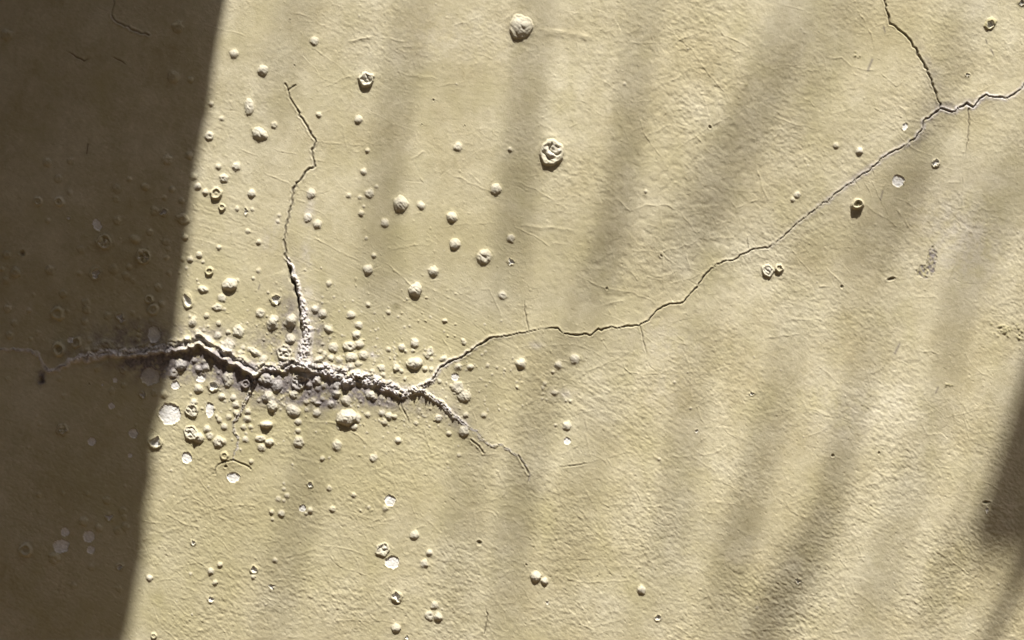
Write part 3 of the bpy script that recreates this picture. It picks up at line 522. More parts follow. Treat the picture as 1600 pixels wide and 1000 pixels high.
# ------------------------------------------------------------------ blisters
# x, y, half width, kind (d intact dome, c creased, C burst star, r ringed crater, h open hole showing plaster, w bare plaster patch, p pit)
B = '''12 55 9 c;278 43 9 c;272 121 9 c;298 125 5 d;366 84 7.5 d;330 162 4 d;346 185 4 d;327 212 7 c;389 166 10 c 0.75 1.3;262 250 8 c;296 243 6 d;
491 64 7 c;411 110 8.5 d;572 124 12 C;498 179 4.5 d;560 186 7 d;406 209 13 d 1.05 .75 30;428 195 5 c;574 235 4 d;715 229 7 c;797 233 4 d;
814 41 20 d;862 238 20 C;976 131 2.8 d;1597 4 6 h;1547 37 10 h .8 1.1 50;1512 117 4 h 1.2 .7;1414 198 5 w .8 1.2 25;1306 227 5 c;1343 236 6 d;
75 254 7 c;111 252 5 c;92 279 6 c;183 295 7 c;227 292 6 d;202 280 4 d;269 296 5 d;110 301 4 d;60 315 7 r;93 315 7.5 r;182 311 5 c;257 309 4 d;284 314 5 c;
303 276 6 d;309 291 6 d;341 260 5 d;369 260 7 c;350 278 7 c;321 300 5 d;338 302 10 r;393 302 6.5 d;384 330 5 h .7 1.4;347 324 6 r;370 326 4 d;394 327 3 d;242 330 7 c;
256 332 7 h;286 342 9.5 c;152 351 8 w .8 1.3 -20;108 341 3.5 h;183 345 6 c;387 361 4 d;289 371 5 d;234 363 5 c;163 378 12 C;188 373 2 d;211 374 9 d 1.05 .75 20;
259 378 6 c;263 389 4 c;224 401 12 C;127 390 6 c;75 345 4 d;11 398 6 c;35 396 5 p;342 387 4 d;311 398 5 d;297 405 5 d;285 405 4 d;291 419 3 d;317 409 3 d;260 403 4 d;
327 424 7 r;264 427 4 d;280 427 2 d;124 427 4 d;25 426 8 c;78 422 7 c;3 420 4 d;10 438 6 d;149 428 10 h;177 421 7 c;202 417 5 d;197 431 6 c;208 439 4 c;247 449 6 c;
308 437 2 d;310 443 2 d;317 452 9 c 1 .55 10;359 445 12.5 d 1 .85;371 438 3 d;347 465 6.5 c;293 470 11 h .75 1.25 -15;340 480 7 c 1.2 .8;351 483 3 d;297 494 3 d;
323 493 4.5 d;303 498 5 d;99 459 6 c;53 461 3 d;12 482 6 c;45 485 4 d;90 490 10.5 r;105 486 3 d;134 473 6 c;135 484 6 c;233 468 7 r;253 475 5 d;239 484 9 r;168 494 6 c;
187 495 7 h;207 489 4 d;217 497 3 d;396 435 3 d;568 268 5.5 d;486 302 8 d;545 305 4.5 d;562 308 3.5 d;577 302 7.5 c;588 291 3 d;568 322 2.5 d;564 333 5 d;481 340 7 c;
496 350 7.5 d;436 336 3 d;434 346 3 d;404 378 4.5 d;404 423 4 d;626 318 12.5 d;658 321 6.5 d;601 348 7 d;706 339 8.5 d;775 295 9 d;798 372 6.5 c;798 409 6 h;
711 381 9 d;756 401 12.5 c;572 372 3 d;584 399 4 d;575 421 8 d;677 424 8.5 d;649 453 11 d;514 443 5 d;502 418 1.5 d;785 461 7 c;419 457 2.5 d;431 468 9 h;407 489 7.5 c;
428 499 8 d;456 499 9 d;493 483 6.5 d;504 490 7 d;549 492 6.5 d;575 476 4 d;607 488 4 d;622 495 2.5 d;504 464 2 d;522 464 2 d;
22 505 5 c;132 502 5 c;191 500 6 h;236 502 4 d;15 524 6 c;59 520 4 c;48 530 3 d;110 531 5 w;119 535 8.5 r;92 546 11 r;140 531 5 c;150 542 8 c;166 537 9.5 c 1.1 .8;137 547 5 d;
241 522 12 w .85 1.1;185 511 4 d;218 514 5 c;217 524 4 d;215 531 4 d;198 519 2 d;301 504 7 d;342 505 4.5 d;309 518 5 d;319 516 3 d;341 524 6 d;357 519 4 d;373 517 9.5 c;
294 528 4 d;327 530 6.5 d;357 540 11 c;380 543 4 d;376 551 5 d;396 547 6 c 1.6 .8 25;283 570 10 d;310 576 5.5 d;322 575 6 d;272 583 7 c;274 602 6.5 w;314 591 7.5 w 1 .8;310 607 7.5 d;
334 604 9 h;342 582 3 d;357 592 10 c .85 1.25 10;385 600 8 r;304 563 4 d;319 565 4 d;235 588 15 w 1 .95;223 617 6 h;241 614 5 c;256 616 6.5 d;298 616 2.5 d;347 620 6 d;
365 621 5.5 d;369 632 6 d;352 627 2.5 d;303 628 6 d;300 641 10.5 C;265 647 17.5 w 1 .97;328 640 9 w .7 1.3;316 638 2.5 d;335 638 2.5 d;339 650 3 d;330 653 2 d;343 656 5 d;
370 645 5 d;358 651 5 d;388 643 5.5 d;387 654 6 d;351 666 6 d;299 676 12 C;311 684 9 d;324 670 6.5 d;328 681 6 c;342 690 9 c;350 689 5 d;363 687 2 d;381 667 5 d;
392 667 4 d;385 677 3 d;384 686 5.5 d;97 671 9 C;208 677 7.5 w;143 690 6.5 w;243 691 12 h 1 .9;292 715 8.5 w;351 712 7 r;365 746 10 w 1 .8;393 721 4 d;353 729 3 p;
203 712 3.5 w;192 579 5 r;193 602 4 c;180 594 4 w;160 601 1.6 w;175 611 5 c;174 634 5 w;139 600 2 p;92 592 4 c;100 619 4 c;84 628 3 c;64 595 6 p;28 575 3 c;12 592 4 c;
61 663 3 d;57 651 3 d;235 732 2 d;173 740 3 c;110 698 2 d;152 576 5 c;426 507 9.5 d;454 504 10.5 d;453 516 3 d;454 530 8.5 d;445 551 13 C;412 561 7 d;402 552 6 c 1.4 .7 20;
421 569 2.5 d;513 514 7 d 1.25 .8 40;521 543 8 d;516 528 2.5 d;561 508 6 d;557 523 7 d;562 538 7.5 d;546 541 10 c 1.1 .75 0;549 558 9.5 d 1.05 .85;568 555 7.5 c;518 559 5.5 d;530 562 6 d;
501 549 3.5 d;508 553 4.5 d;499 561 8 d 1.2 .6 -25;559 568 5 d;548 572 7 d;587 541 2 d;607 546 4 d;617 544 2 d;628 543 6 d;634 549 3 d;645 548 3 d;648 536 7 d;
672 549 6 c;668 556 5 c;674 561 3 d;693 560 6.5 d 1.1 .7 -15;723 531 3 d;725 535 4 d;694 518 2 d;695 501 5 d 1 .6;632 511 2.5 d;640 509 2 d;648 568 13 d 1.05 .72;617 566 3 d;
620 574 6 d;627 580 4 d;582 580 4.5 d;597 575 5.5 d;599 585 4.5 d;664 576 4.5 d;674 577 4 d;633 591 3 d;687 596 3.5 d;716 573 6.5 d;735 573 6 d 1 .75 -10;762 571 3.5 d;777 574 2 d;
711 589 6 w;715 605 9.5 c;725 618 10.5 d;705 603 3 d;753 554 2.5 d;759 549 2.5 d;769 585 2 d;467 597 12 C;479 587 7 d;433 602 10 d;418 592 11 c 1.2 .8;497 594 7.5 d;497 607 5 d;
483 602 5 d;506 603 5 d;527 602 6.5 c;526 615 6.5 d;541 600 8 c .8 1.3;484 613 3 d;459 616 7 d;420 620 9.5 d;426 635 9 d;405 626 3 d;442 610 2 d;479 628 4.5 d;490 626 4.5 d;497 630 6 d 1 .4;
504 623 4 d;541 625 8.5 d;517 631 6 d;526 631 2 d;564 627 2.5 d;579 616 8 d 1.1 .8;584 622 4.5 d;598 620 4.5 c;479 640 3.5 c;495 645 6.5 d;459 642 12.5 d 1 .75 12;466 659 5.5 d;466 673 4.5 d;
417 663 11 d 1 .5;542 652 16 d 1 .85;558 653 7 d;554 667 5.5 d;575 648 4.5 d;597 645 5.5 d;608 650 6.5 d;617 651 4 d;601 660 5 d;650 661 4 d;654 652 2 d;685 653 6 c;728 648 4.5 d;
756 648 5 d;725 674 8.5 d;701 677 4.5 d;622 688 5.5 d;407 685 8 c 1.1 .6;421 691 7.5 d 1 .8;409 699 6.5 c;467 690 8.5 c;527 695 8.5 c;584 715 6.5 c;504 716 4 d;515 715 2.5 d;
717 711 3 c;732 725 1.5 d;458 732 1.5 d;500 731 1.5 d;814 568 8.5 d;872 570 6.5 d;898 561 8 d;864 581 3 d;807 597 2.5 d;812 592 1.5 d;808 605 2.5 d;851 599 4 d;848 605 3.5 d;
866 614 5 d;849 615 1.5 d;847 623 2.5 d;854 624 2 d;888 613 2 d;884 626 2 d;891 627 3 d;868 664 2.5 c;886 665 7 d;886 689 5.5 w;1088 674 3.5 h;1079 638 2.5 d;1054 597 2.5 d;
1175 615 4.5 h 1.1 .7;1030 717 2.5 d;1246 304 5.5 c;1239 312 4 d;1404 283 9.5 w;1462 255 7 h;1340 319 10.5 r 1 .75 -20;1200 423 10 C;1218 419 7 r;1263 258 2 d;1316 448 3 p;
1393 436 7 p 1.2 .4 -15;61 773 4 c;98 771 3 d;138 772 4 d;195 760 3 d;167 782 6 c;171 808 7 h;192 798 6 c;194 808 4 c;131 815 7 c;155 825 6 c;184 829 6 c;196 823 6 c;
102 831 7 w;139 838 9.5 w;96 853 12.5 w 1 .85;142 859 6.5 w;41 859 11 r;86 872 9 c;143 886 5 c;187 886 6 h;116 915 5 c;186 920 5 c;302 848 5 h;344 882 4.5 d;330 892 5.5 d;
336 910 4.5 d;298 896 3 d;234 903 5.5 d;329 937 5.5 h;240 994 5 r;397 890 7 h;396 901 4 d;326 760 2 d;444 755 2.5 d;444 764 3 d;449 774 4.5 d;435 779 5 c;444 782 3 d;425 800 4 d;
440 802 6 c;426 811 3 d;473 794 5.5 w;485 797 5 d;479 802 3 d;485 757 5 h;515 762 4.5 c;553 773 4.5 d;520 795 5 c;577 792 3.5 d;564 797 2 d;610 782 8.5 w;602 794 5 d;648 835 7.5 d;
598 858 11 C;613 878 11 w 1.05 .9;671 863 5.5 d;663 880 6.5 d;430 875 4.5 d;425 917 5.5 h;524 909 1.5 d;620 932 9.5 h;679 945 6.5 d;671 961 7.5 c;685 963 7.5 d;619 981 7.5 d;
636 996 4 h;617 951 1.5 d;749 848 4.5 p;691 951 2 d;415 945 2 d;837 900 9 d;851 907 6 d;1002 921 7 d;855 941 3.5 h;1028 965 6 h;822 882 2 p;1183 949 3 d;1247 908 5.5 h;
1109 199 3 p;1009 299 3 d;1560 912 2 d;1540 785 5 p 1.3 .6;1541 797 4 h .6 1.5;477 422 2 d;1033 400 2.5 p;948 451 2.5 p;1032 401 2 d;561 25 1.6 d;453 31 1.6 p;460 102 1.5 p;659 194 1.5 p;
677 156 2 p;726 196 1.5 p;1373 708 2.5 p;1301 712 3 p;212 664 2 d;186 650 3 c;44 700 2 d;268 735 2 d;300 960 2 d;700 730 1.6 d;780 640 2 d'''
blist = []
for tok in B.replace('\n', '').split(';'):
    q = tok.split()
    if len(q) < 4: continue
    blist.append((float(q[0]), float(q[1]), float(q[2]), q[3], float(q[4]) if len(q) > 4 else 1., float(q[5]) if len(q) > 5 else 1., float(q[6]) if len(q) > 6 else 0.))
# crumbs round the big crack that are too small to survey one by one
for _ in range(520):
    while True:
        cx = rr.gauss(520, 170); cy = 585 + (cx - 520) * .12 + rr.gauss(0, 50)
        if 262 < cx < 820 and 430 < cy < 730: break
    blist.append((cx, cy, rr.uniform(0.9, 2.25), 'd', 1., rr.uniform(.7, 1.2), rr.uniform(0, 180)))
for _ in range(50):
    blist.append((rr.uniform(0, 1600), rr.uniform(0, 1000), rr.uniform(0.9, 1.7), 'd', 1., 1., 0.))
blist.sort(key=lambda b: b[2])           # small first, large ones on top of them
BIG = sorted([b[2] for b in blist if b[3] in 'dcr'], reverse=True)
crumb_id = new_part('paint_crumbs', 'scatter of tiny paint crumbs and pimples round the crack', 'stuff')
NAMES = {'d': 'blister', 'c': 'creased_blister', 'C': 'burst_blister', 'r': 'ringed_blister', 'h': 'open_blister', 'w': 'bare_patch', 'p': 'pit'}
SPECIAL = {(814, 41): 'large crumpled blister at the top of the wall', (862, 238): 'large burst blister with a star-shaped centre',
           (265, 647): 'large round white patch of bare plaster at the shade line', (542, 652): 'largest swollen blister below the salt crust',
           (96, 853): 'round pale patch of bare plaster low in the shade', (235, 588): 'grey patch of bare plaster under the crack in the shade',
           (292, 715): 'small round white patch of bare plaster', (365, 746): 'white scalloped patch of bare plaster below the crust trail',
           (613, 878): 'white bare patch with a curled paint edge', (359, 445): 'bright pointed blister near the shade line',
           (648, 568): 'bright oval blister right of the salt crust', (1404, 283): 'open blister showing white plaster on the right',
           (1340, 319): 'oval blister with a sunken ring on the right', (1547, 37): 'open blister with yellow rim near the top right corner',
           (837, 900): 'bright white blister near the bottom', (572, 124): 'burst blister with a dark folded centre'}
rb = random.Random(99)
for (cx, cy, r, kd, ax, ay, rot) in blist:
    m = r * max(ax, ay) * 2.0 + 6
    a0, a1 = np.searchsorted(xs, cx - m), np.searchsorted(xs, cx + m); b0, b1 = np.searchsorted(ys, cy - m), np.searchsorted(ys, cy + m)
    Wn = (slice(b0, b1), slice(a0, a1)); xx, yy = X[Wn] - cx, Y[Wn] - cy
    c, s_ = math.cos(R(rot)), math.sin(R(rot))
    u = (xx * c + yy * s_) / (r * ax); v = (-xx * s_ + yy * c) / (r * ay)
    sd = rb.randint(0, 9999)
    wav = 0.22 * gnoise((xx / r) * 1.1 + sd, (yy / r) * 1.1, 201) + 0.10 * gnoise((xx / r) * 2.6 + sd, (yy / r) * 2.6, 202)
    lobes = 1 + (0.02 if kd == 'w' else 0.08) * np.cos(np.arctan2(v, u) * rb.choice((2, 3, 5)) + rb.uniform(0, 6)) * rb.random()
    rho = np.hypot(u, v) * lobes * (1 + wav * (0.40 if kd == 'w' else 0.8))
    th = np.arctan2(v, u)
    inside = rho < 1
    cr = np.clip(1 - np.abs(gnoise(xx / r * 1.3 + sd, yy / r * 1.3, 203)) * 4, 0, 1)        # creases
    big = min(1, r / 8)
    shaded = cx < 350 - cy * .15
    hr = rb.uniform(.38, .64) if kd == 'd' else rb.uniform(.32, .50)
    if kd in 'dcCr': r *= .94
    if (cx, cy) in SPECIAL: hr = .60 if r < 18 else .46
    if r < 3: hr *= .8
    px_ = rb.uniform(2.0, 3.4)
    dome = np.clip(1 - np.clip(rho, 0, 1) ** px_, 0, 1) ** rb.uniform(.62, .95)
    skirt = 0.05 * r * np.exp(-((rho - 1) / .28) ** 2) * (rho > .8)
    base0 = H[Wn].copy()
    dh = 0; white = 0; darkm = 0
    if kd == 'd':
        tilt = 1 + 0.16 * (u * rb.uniform(-1, 1) + v * rb.uniform(-1, 1))
        wr = np.clip(1 - np.abs(gnoise(xx / r * 2.3 + sd + 9, yy / r * 2.3, 213)) * 4.5, 0, 1)
        fac = np.maximum.reduce([u * math.cos(a_) + v * math.sin(a_) for a_ in [rb.uniform(0, 1.2) + 1.256 * q_ for q_ in range(5)]])
        dm = dome * .65 + .35 * np.clip(1.05 - fac, 0, 1) * (rho < 1)
        dm = dm * sst(1.0, .9, rho) if big > .4 else dome
        dh = r * hr * dm * (tilt - big * .14 * cr - big * .06 * wr + .40 * wav) + skirt
    elif kd == 'c':
        ch = rb.uniform(.10, .42)
        dh = r * hr * dome * (1 - ch * np.exp(-((np.hypot(u - .15, v - .15)) / .42) ** 2) - .24 * cr + .40 * wav) + skirt
    elif kd == 'C':
        c1 = np.clip(1 - np.abs(gnoise(xx / r * 1.25 + sd, yy / r * 1.25, 204)) * 4.5, 0, 1)
        c2 = gnoise(xx / r * 2.0 + sd, yy / r * 2.0, 205)
        inn = sst(.86, .55, rho + .25 * wav)
        dh = r * hr * 1.05 * dome ** .8 * (1 + .5 * wav) * (1 - .45 * inn) + skirt
        dh = dh + inn * r * (.16 * c2 - .20 * c1 + .035 * gnoise(xx / r * 5 + sd, yy / r * 5, 214))
        darkm = .18 * c1 * inn
        white = .55 * inn * (c2 > .28)
    elif kd == 'r':
        dh = r * hr * (np.exp(-((rho - .72) / .22) ** 2) * (1 + .4 * wav) + .42 * np.exp(-(rho / .34) ** 2)) * (rho < 1.25)
        dh += .12 * r * dome
    elif kd == 'h':
        op = rho + .35 * gnoise(xx / r * 1.6 + sd, yy / r * 1.6, 206) + .10 * np.cos(th * 3 + sd)
        hole = sst(.66, .52, op)
        rim = r * hr * .75 * dome ** .7 * (1 + .45 * wav) + skirt
        dh = rim * (1 - hole) - hole * (0.10 * r + .5)
        white = hole * .9
    elif kd == 'w':
        op = rho + .13 * gnoise(xx / 5 + sd, yy / 5, 207) + .06 * gnoise(xx / 2.2 + sd, yy / 2.2, 215)
        hole = sst(1.0, .93, op)
        dh = -hole * (0.8 + .03 * r) + .55 * np.exp(-((op - 1.05) / .06) ** 2) * (1 + 2.0 * gnoise(th * 1.2 + sd, th * 0, 208))
        dh = dh + hole * .30 * gnoise(xx / 3.2, yy / 2.6 + sd, 209)
        white = hole * np.clip(.92 + .35 * gnoise(xx / 7 + sd, yy / 7, 216), .4, 1) * (1.0 if not (cx, cy) in ((235, 588), (241, 522)) else .55); inside = op < 1.0
    elif kd == 'p':
        dh = -1.6 * min(1.5, r / 2.5) * np.clip(1 - rho ** 2, 0, 1) + .5 * np.exp(-((rho - 1.1) / .3) ** 2)
        darkm = .5 * np.clip(1.2 - rho, 0, 1)
        if r > 6: darkm = np.clip(darkm * 1.5, 0, .9)
    damp = 1 - .0 * inside
    H[Wn] = base0 * damp + dh
    if kd in 'hwC':
        M['bare'][Wn] = np.maximum(M['bare'][Wn], white)
        for k in ('yellow', 'salt'): M[k][Wn] *= 1 - np.clip(white, 0, 1)
        if (cx, cy) == (1547, 37): M['yellow'][Wn] = np.maximum(M['yellow'][Wn], .9 * inside * (1 - white))
    if kd in 'dcC' and not shaded:        # sunlit highlight painted into the caps of blisters outside the shade
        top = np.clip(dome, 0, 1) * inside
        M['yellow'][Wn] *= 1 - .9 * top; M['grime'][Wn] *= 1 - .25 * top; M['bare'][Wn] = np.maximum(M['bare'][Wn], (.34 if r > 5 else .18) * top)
    if r > 4 and kd != 'w':  # rim dirt plus a painted dark outline standing in for shading
        darkm = np.maximum(darkm, .26 * np.exp(-((rho - 1.06) / .09) ** 2) * np.clip(.6 + gnoise(xx / 4, yy / 4 + sd, 217), 0, 1))
    if np.any(darkm): M['dirt_shade'][Wn] = np.maximum(M['dirt_shade'][Wn], darkm)
    f = FID[Wn]
    if r < 2.3: f[(rho < 1.1) & (f < 0)] = crumb_id
    else:
        pid = new_part(NAMES[kd], SPECIAL.get((cx, cy)))
        f[inside | (rho < 1.05) & (kd != 'w')] = pid

# rough scuffed chip on the right and the small flakes near it
Wn = (slice(np.searchsorted(ys, 370), np.searchsorted(ys, 465)), slice(np.searchsorted(xs, 1410), np.searchsorted(xs, 1490)))
xx, yy = X[Wn], Y[Wn]
q = np.maximum(1.25 * blob(xx, yy, 1456, 408, 9, 24, R(6)), 1.1 * blob(xx, yy, 1443, 424, 11, 12)) + .35 * gnoise(xx / 5, yy / 6, 221)
k = sst(.5, .62, q)
H[Wn] += k * (-0.5 + 0.9 * gnoise(xx / 3.5, yy / 6, 222) + .5 * gnoise(xx / 2.2, yy / 2.4, 223))
M['yellow'][Wn] = np.maximum(M['yellow'][Wn], k * 1.0)
M['grime'][Wn] = np.maximum(M['grime'][Wn], k * np.clip(.22 + .55 * gnoise(xx / 4, yy / 6, 224) + .16 * sst(1446, 1462, xx), 0, .95))
FID[Wn][k > .5] = new_part('scuffed_chip', 'rough brownish chip in the paint on the right')

# ------------------------------------------------------------------ turn the survey into meshes
WX = ((X - 800) * S).astype(np.float32); WZ = (ZC + (500 - Y) * S).astype(np.float32); WY = (-H * S).astype(np.float32)
gy, gx = np.gradient(H.astype(np.float64), ys, xs)
nrm = np.stack([-gx, -np.ones_like(gx), gy], -1); nrm /= np.linalg.norm(nrm, axis=-1, keepdims=True)
co = np.stack([WX, WY, WZ], -1).reshape(-1, 3); nrm = nrm.reshape(-1, 3).astype(np.float32)
one = np.ones_like(X)
ma = np.stack([np.clip(M['bare'], 0, 1), np.clip(M['salt'], 0, 1), np.clip(M['yellow'], 0, 1), one], -1).reshape(-1, 4).astype(np.float32)
mb = np.stack([np.clip(M['dirt_shade'], 0, 1), np.clip(M['grime'] * 1.9, 0, 1), OUT * .8, one], -1).reshape(-1, 4).astype(np.float32)
idx = np.arange(nx * ny).reshape(ny, nx)
quads = np.stack([idx[:-1, :-1], idx[1:, :-1], idx[1:, 1:], idx[:-1, 1:]], -1).reshape(-1, 4)   # seen from -y, counter-clockwise
fid = FID[:-1, :-1].reshape(-1)

wall = empty('plaster_wall', (0, 0, 0))
tag(wall, 'cream painted plaster wall with blistered paint, a salt-crusted crack and soft leaf shadows', 'wall')
def sub_mesh(name, qs):
    uv, inv = np.unique(qs, return_inverse=True); inv = inv.reshape(-1).astype(np.int32)
    me = bpy.data.meshes.new(name)
    me.vertices.add(len(uv)); me.vertices.foreach_set('co', co[uv].ravel())
    nq = len(qs); me.loops.add(nq * 4); me.loops.foreach_set('vertex_index', inv)
    me.polygons.add(nq); me.polygons.foreach_set('loop_start', np.arange(0, nq * 4, 4, dtype=np.int32))
    try: me.polygons.foreach_set('loop_total', np.full(nq, 4, np.int32))
    except Exception: pass
    me.update(calc_edges=True)
    me.polygons.foreach_set('use_smooth', np.ones(nq, bool))
    for nm, arr in (('mask_a', ma), ('mask_b', mb)):
        at = me.attributes.new(nm, 'FLOAT_COLOR', 'POINT'); at.data.foreach_set('color', arr[uv].ravel())
    me.normals_split_custom_set_from_vertices(nrm[uv])
    me.materials.append(PAINT)
    o = bpy.data.objects.new(name, me); C.objects.link(o); o.parent = wall
    return o
face = sub_mesh('wall_face', quads[fid < 0])
order = np.argsort(fid, kind='stable'); sf = fid[order]
bounds = np.searchsorted(sf, np.arange(len(PARTS) + 1))
for pid, (nm, lab, kind) in enumerate(PARTS):
    ids = order[bounds[pid]:bounds[pid + 1]]
    if len(ids) == 0: continue
    o = sub_mesh(nm, quads[ids]); tag(o, lab, kind=kind)
    if nm == 'crumbs': o['kind'] = 'stuff'
v, f = box(-3.0, 3.0, 0.03, 0.26, 0.0, 3.4); mesh_obj('wall_core', v, f, CORE, wall)
v, f = box(-3.0, 3.0, -0.03, 0.30, 3.40, 3.46); mesh_obj('coping', v, f, CONC, wall)
for sx_ in (-1, 1):
    v, f = box(min(sx_ * 3.0, sx_ * 3.02), max(sx_ * 3.0, sx_ * 3.02), -0.02, 0.26, 0, 3.4); mesh_obj('wall_end', v, f, CORE, wall)

# ------------------------------------------------------------------ ground
gv, gf = [], []
n = 60
for j in range(n + 1):
    for i in range(n + 1):
        a = (i / n * 2 - 1); b_ = (j / n * 2 - 1)
        px, py = 150 * a * abs(a) ** 1.5, 150 * b_ * abs(b_) ** 1.5
        gv.append((px, py, 0.0 if abs(py) < .5 else 0.02 * math.sin(px * 1.3) * math.cos(py * 1.7)))
for j in range(n):
    for i in range(n):
        k = j * (n + 1) + i; gf.append((k, k + 1, k + n + 2, k + n + 1))
tag(mesh_obj('ground', gv, gf, EARTH, None, True), kind='structure')

# ------------------------------------------------------------------ added unseen house opposite, put there to block sky light
opp = empty('sky_blocker_house', (0, -5.2, 0)); tag(opp, 'added tall brown house out of view, blocking light from the sky', 'house')
bpy.context.view_layer.update()
v, f = box(-9, 9, -7.2, -5.2, 0, 9.0); mesh_obj('blocker_wall', v, f, BROWN, opp)
v, f = box(-9.3, 9.3, -7.5, -4.9, 9.003, 9.2); mesh_obj('blocker_roof', v, f, CONC, opp)
for fx in (-6.5, -3.2, 0.1, 3.4, 6.7):
    for fz in (1.0, 4.0, 6.8):
        v, f = box(fx - .55, fx + .55, -5.203, -5.16, fz, fz + 1.3); w_ = mesh_obj('blocker_window', v, f, WOOD, opp)
        for q in (-.27, .27):
            v, f = box(fx + q - .24, fx + q + .24, -5.159, -5.15, fz + .07, fz + 1.23); mesh_obj('blocker_pane', v, f, GLASS, w_)

# ------------------------------------------------------------------ concrete balcony above, left: its end throws the hard shade
ZB = ZC + 0.25 + 1.00
xc = (354 - 800) * S + 1.00 * SUN.x / SUN.z
bal = empty('concrete_balcony', (xc - .9, -.5, ZB)); tag(bal, 'plain concrete balcony slab above the left part of the wall', 'balcony')
bpy.context.view_layer.update()
re_ = random.Random(3); ye = np.linspace(-1.05, -0.012, 90)      # worn, slightly chipped end of the slab
ex = [xc + re_.gauss(0, .0012) - (.006 if re_.random() < .07 else 0) - .0015 * math.exp(-((y_ + .47) / .05) ** 2) for y_ in ye]
v = []; f = []
for zz in (ZB, ZB + .14):
    v += [(e, y_, zz) for e, y_ in zip(ex, ye)] + [(xc - 1.9, y_, zz) for y_ in ye]
nn = len(ye)
for k in range(nn - 1):
    f += [(k, k + 1, nn + k + 1, nn + k)[::-1], (2 * nn + k, 2 * nn + k + 1, 3 * nn + k + 1, 3 * nn + k), (k, 2 * nn + k, 2 * nn + k + 1, k + 1), (nn + k, nn + k + 1, 3 * nn + k + 1, 3 * nn + k)]
f += [(0, nn, 3 * nn, 2 * nn), (nn - 1, 3 * nn - 1, 4 * nn - 1, 2 * nn - 1)[::-1]]
mesh_obj('slab', v, f, CONC, bal)
for px in np.linspace(xc - 1.85, xc - 0.06, 14):
    v, f = tube([Vector((px, -1.0, ZB + .14)), Vector((px, -1.0, ZB + 1.0))], [.009, .009]); mesh_obj('baluster', v, f, WOOD, bal)
v, f = box(xc - 1.88, xc - .03, -1.03, -.97, ZB + 1.0, ZB + 1.04); mesh_obj('handrail', v, f, WOOD, bal)

# ------------------------------------------------------------------ palm: its leaflets throw the soft streaks
def at(x_, y_, d): return wpt(x_, y_) + SUN * d
DP = 4.0
palm = empty('palm_tree', (1.9, -2.7, 0)); tag(palm, 'tall palm tree standing in front of the wall to the right', 'palm tree')
bpy.context.view_layer.update()
crown = at(2300, -900, DP + .3)
tp = [Vector((1.9, -2.7, 0)).lerp(crown, t) + Vector((.15 * math.sin(t * 3), 0, 0)) for t in np.linspace(0, 1, 14)]
tp[-1] = crown
v, f = tube(tp, [.16 - .05 * i / 13 + .012 * (i % 2) for i in range(14)], 12); mesh_obj('trunk', v, f, BARK, palm, True)
def shades_patch(p):          # would this point's shade fall on the studied patch of wall?
    q = p - SUN * (p.y / SUN.y); a = q.x / S + 800; b_ = 500 - (q.z - ZC) / S
    return -250 < a < 1850 and -250 < b_ < 1250
def leaflet(path, width, d, parent, d2=None):
    """a blade whose shade falls along path on the wall; width is its breadth at the widest"""
    n = len(path); d2 = d2 if d2 is not None else d
    vs, fs = [], []
    # resample
    P = [at(a, b_, d + (d2 - d) * i / (n - 1)) for i, (a, b_) in enumerate(path)]
    Q = []
    for i in range(n - 1):
        for k in range(4): Q.append(P[i].lerp(P[i + 1], k / 4))
    Q.append(P[-1]); mN = len(Q)
    Q2 = [Q[0]] + [(Q[i - 1] + Q[i] * 2 + Q[i + 1]) / 4 for i in range(1, mN - 1)] + [Q[-1]]
    for i, p in enumerate(Q2):
        t = i / (mN - 1)
        tg = (Q2[min(i + 1, mN - 1)] - Q2[max(i - 1, 0)]).normalized()
        side = tg.cross(SUN).normalized(); up = side.cross(tg).normalized()
        prof = min(1, (t / .6)) ** .9 * min(1, (1 - t) / .32 + .03) ** .9
        w = width * S * .5 * max(prof, .12)
        vs += [p - side * w + up * w * .25, p - up * w * .12, p + side * w + up * w * .25]
    for i in range(mN - 1):
        a = i * 3
        fs += [(a, a + 1, a + 4, a + 3), (a + 1, a + 2, a + 5, a + 4)]
    return mesh_obj('leaflet', vs, fs, LEAF, parent, True)
def frond(rachis, r0, leaves):
    pts = [at(a, b_, d * .8) for (a, b_, d) in rachis]
    v, f = tube(pts, [r0 * (1 - .7 * i / (len(pts) - 1)) for i in range(len(pts))], 6)
    fr = mesh_obj('frond', v, f, LEAF, palm, True)
    for (path, w, d) in leaves: leaflet(path, w, d * .8, fr)
    return fr
frond([(2300, -900, 5.3), (1900, -620, 5.2), (1500, -460, 5.1), (1100, -380, 5.0), (750, -330, 5.0), (420, -260, 5.0)], .018, [
    ([(1350, -430), (1290, -180), (1250, 0), (1205, 110), (1165, 210), (1115, 290), (1060, 370), (1010, 450)], 26, 4.6),
    ([(1120, -380), (1040, -120), (1000, 60), (985, 180), (966, 320), (942, 420), (905, 510), (880, 620)], 26, 4.4),
    ([(900, -350), (850, -120), (833, 50), (820, 170), (808, 300), (800, 420), (790, 540)], 27, 4.8),
    ([(700, -320), (670, -100), (645, 40), (612, 180), (594, 320), (598, 450), (600, 560)], 22, 4.8),
    ([(520, -290), (490, -80), (465, 20), (435, 120), (420, 220)], 15, 4.8),
    ([(1420, -440), (1370, -150), (1335, -10), (1280, 90), (1225, 170), (1190, 240)], 17, 4.9),
])
frond([(2300, -900, 5.3), (2150, -450, 5.0), (1950, -250, 4.8), (1700, -160, 4.6), (1450, -120, 4.5)], .018, [
    ([(1620, -150), (1540, -40), (1495, 60), (1470, 160), (1440, 235), (1400, 320), (1340, 430), (1270, 530)], 21, 4.4),
    ([(1800, -200), (1690, 60), (1610, 230), (1560, 330), (1505, 450), (1480, 540), (1470, 640)], 15, 4.4),
])
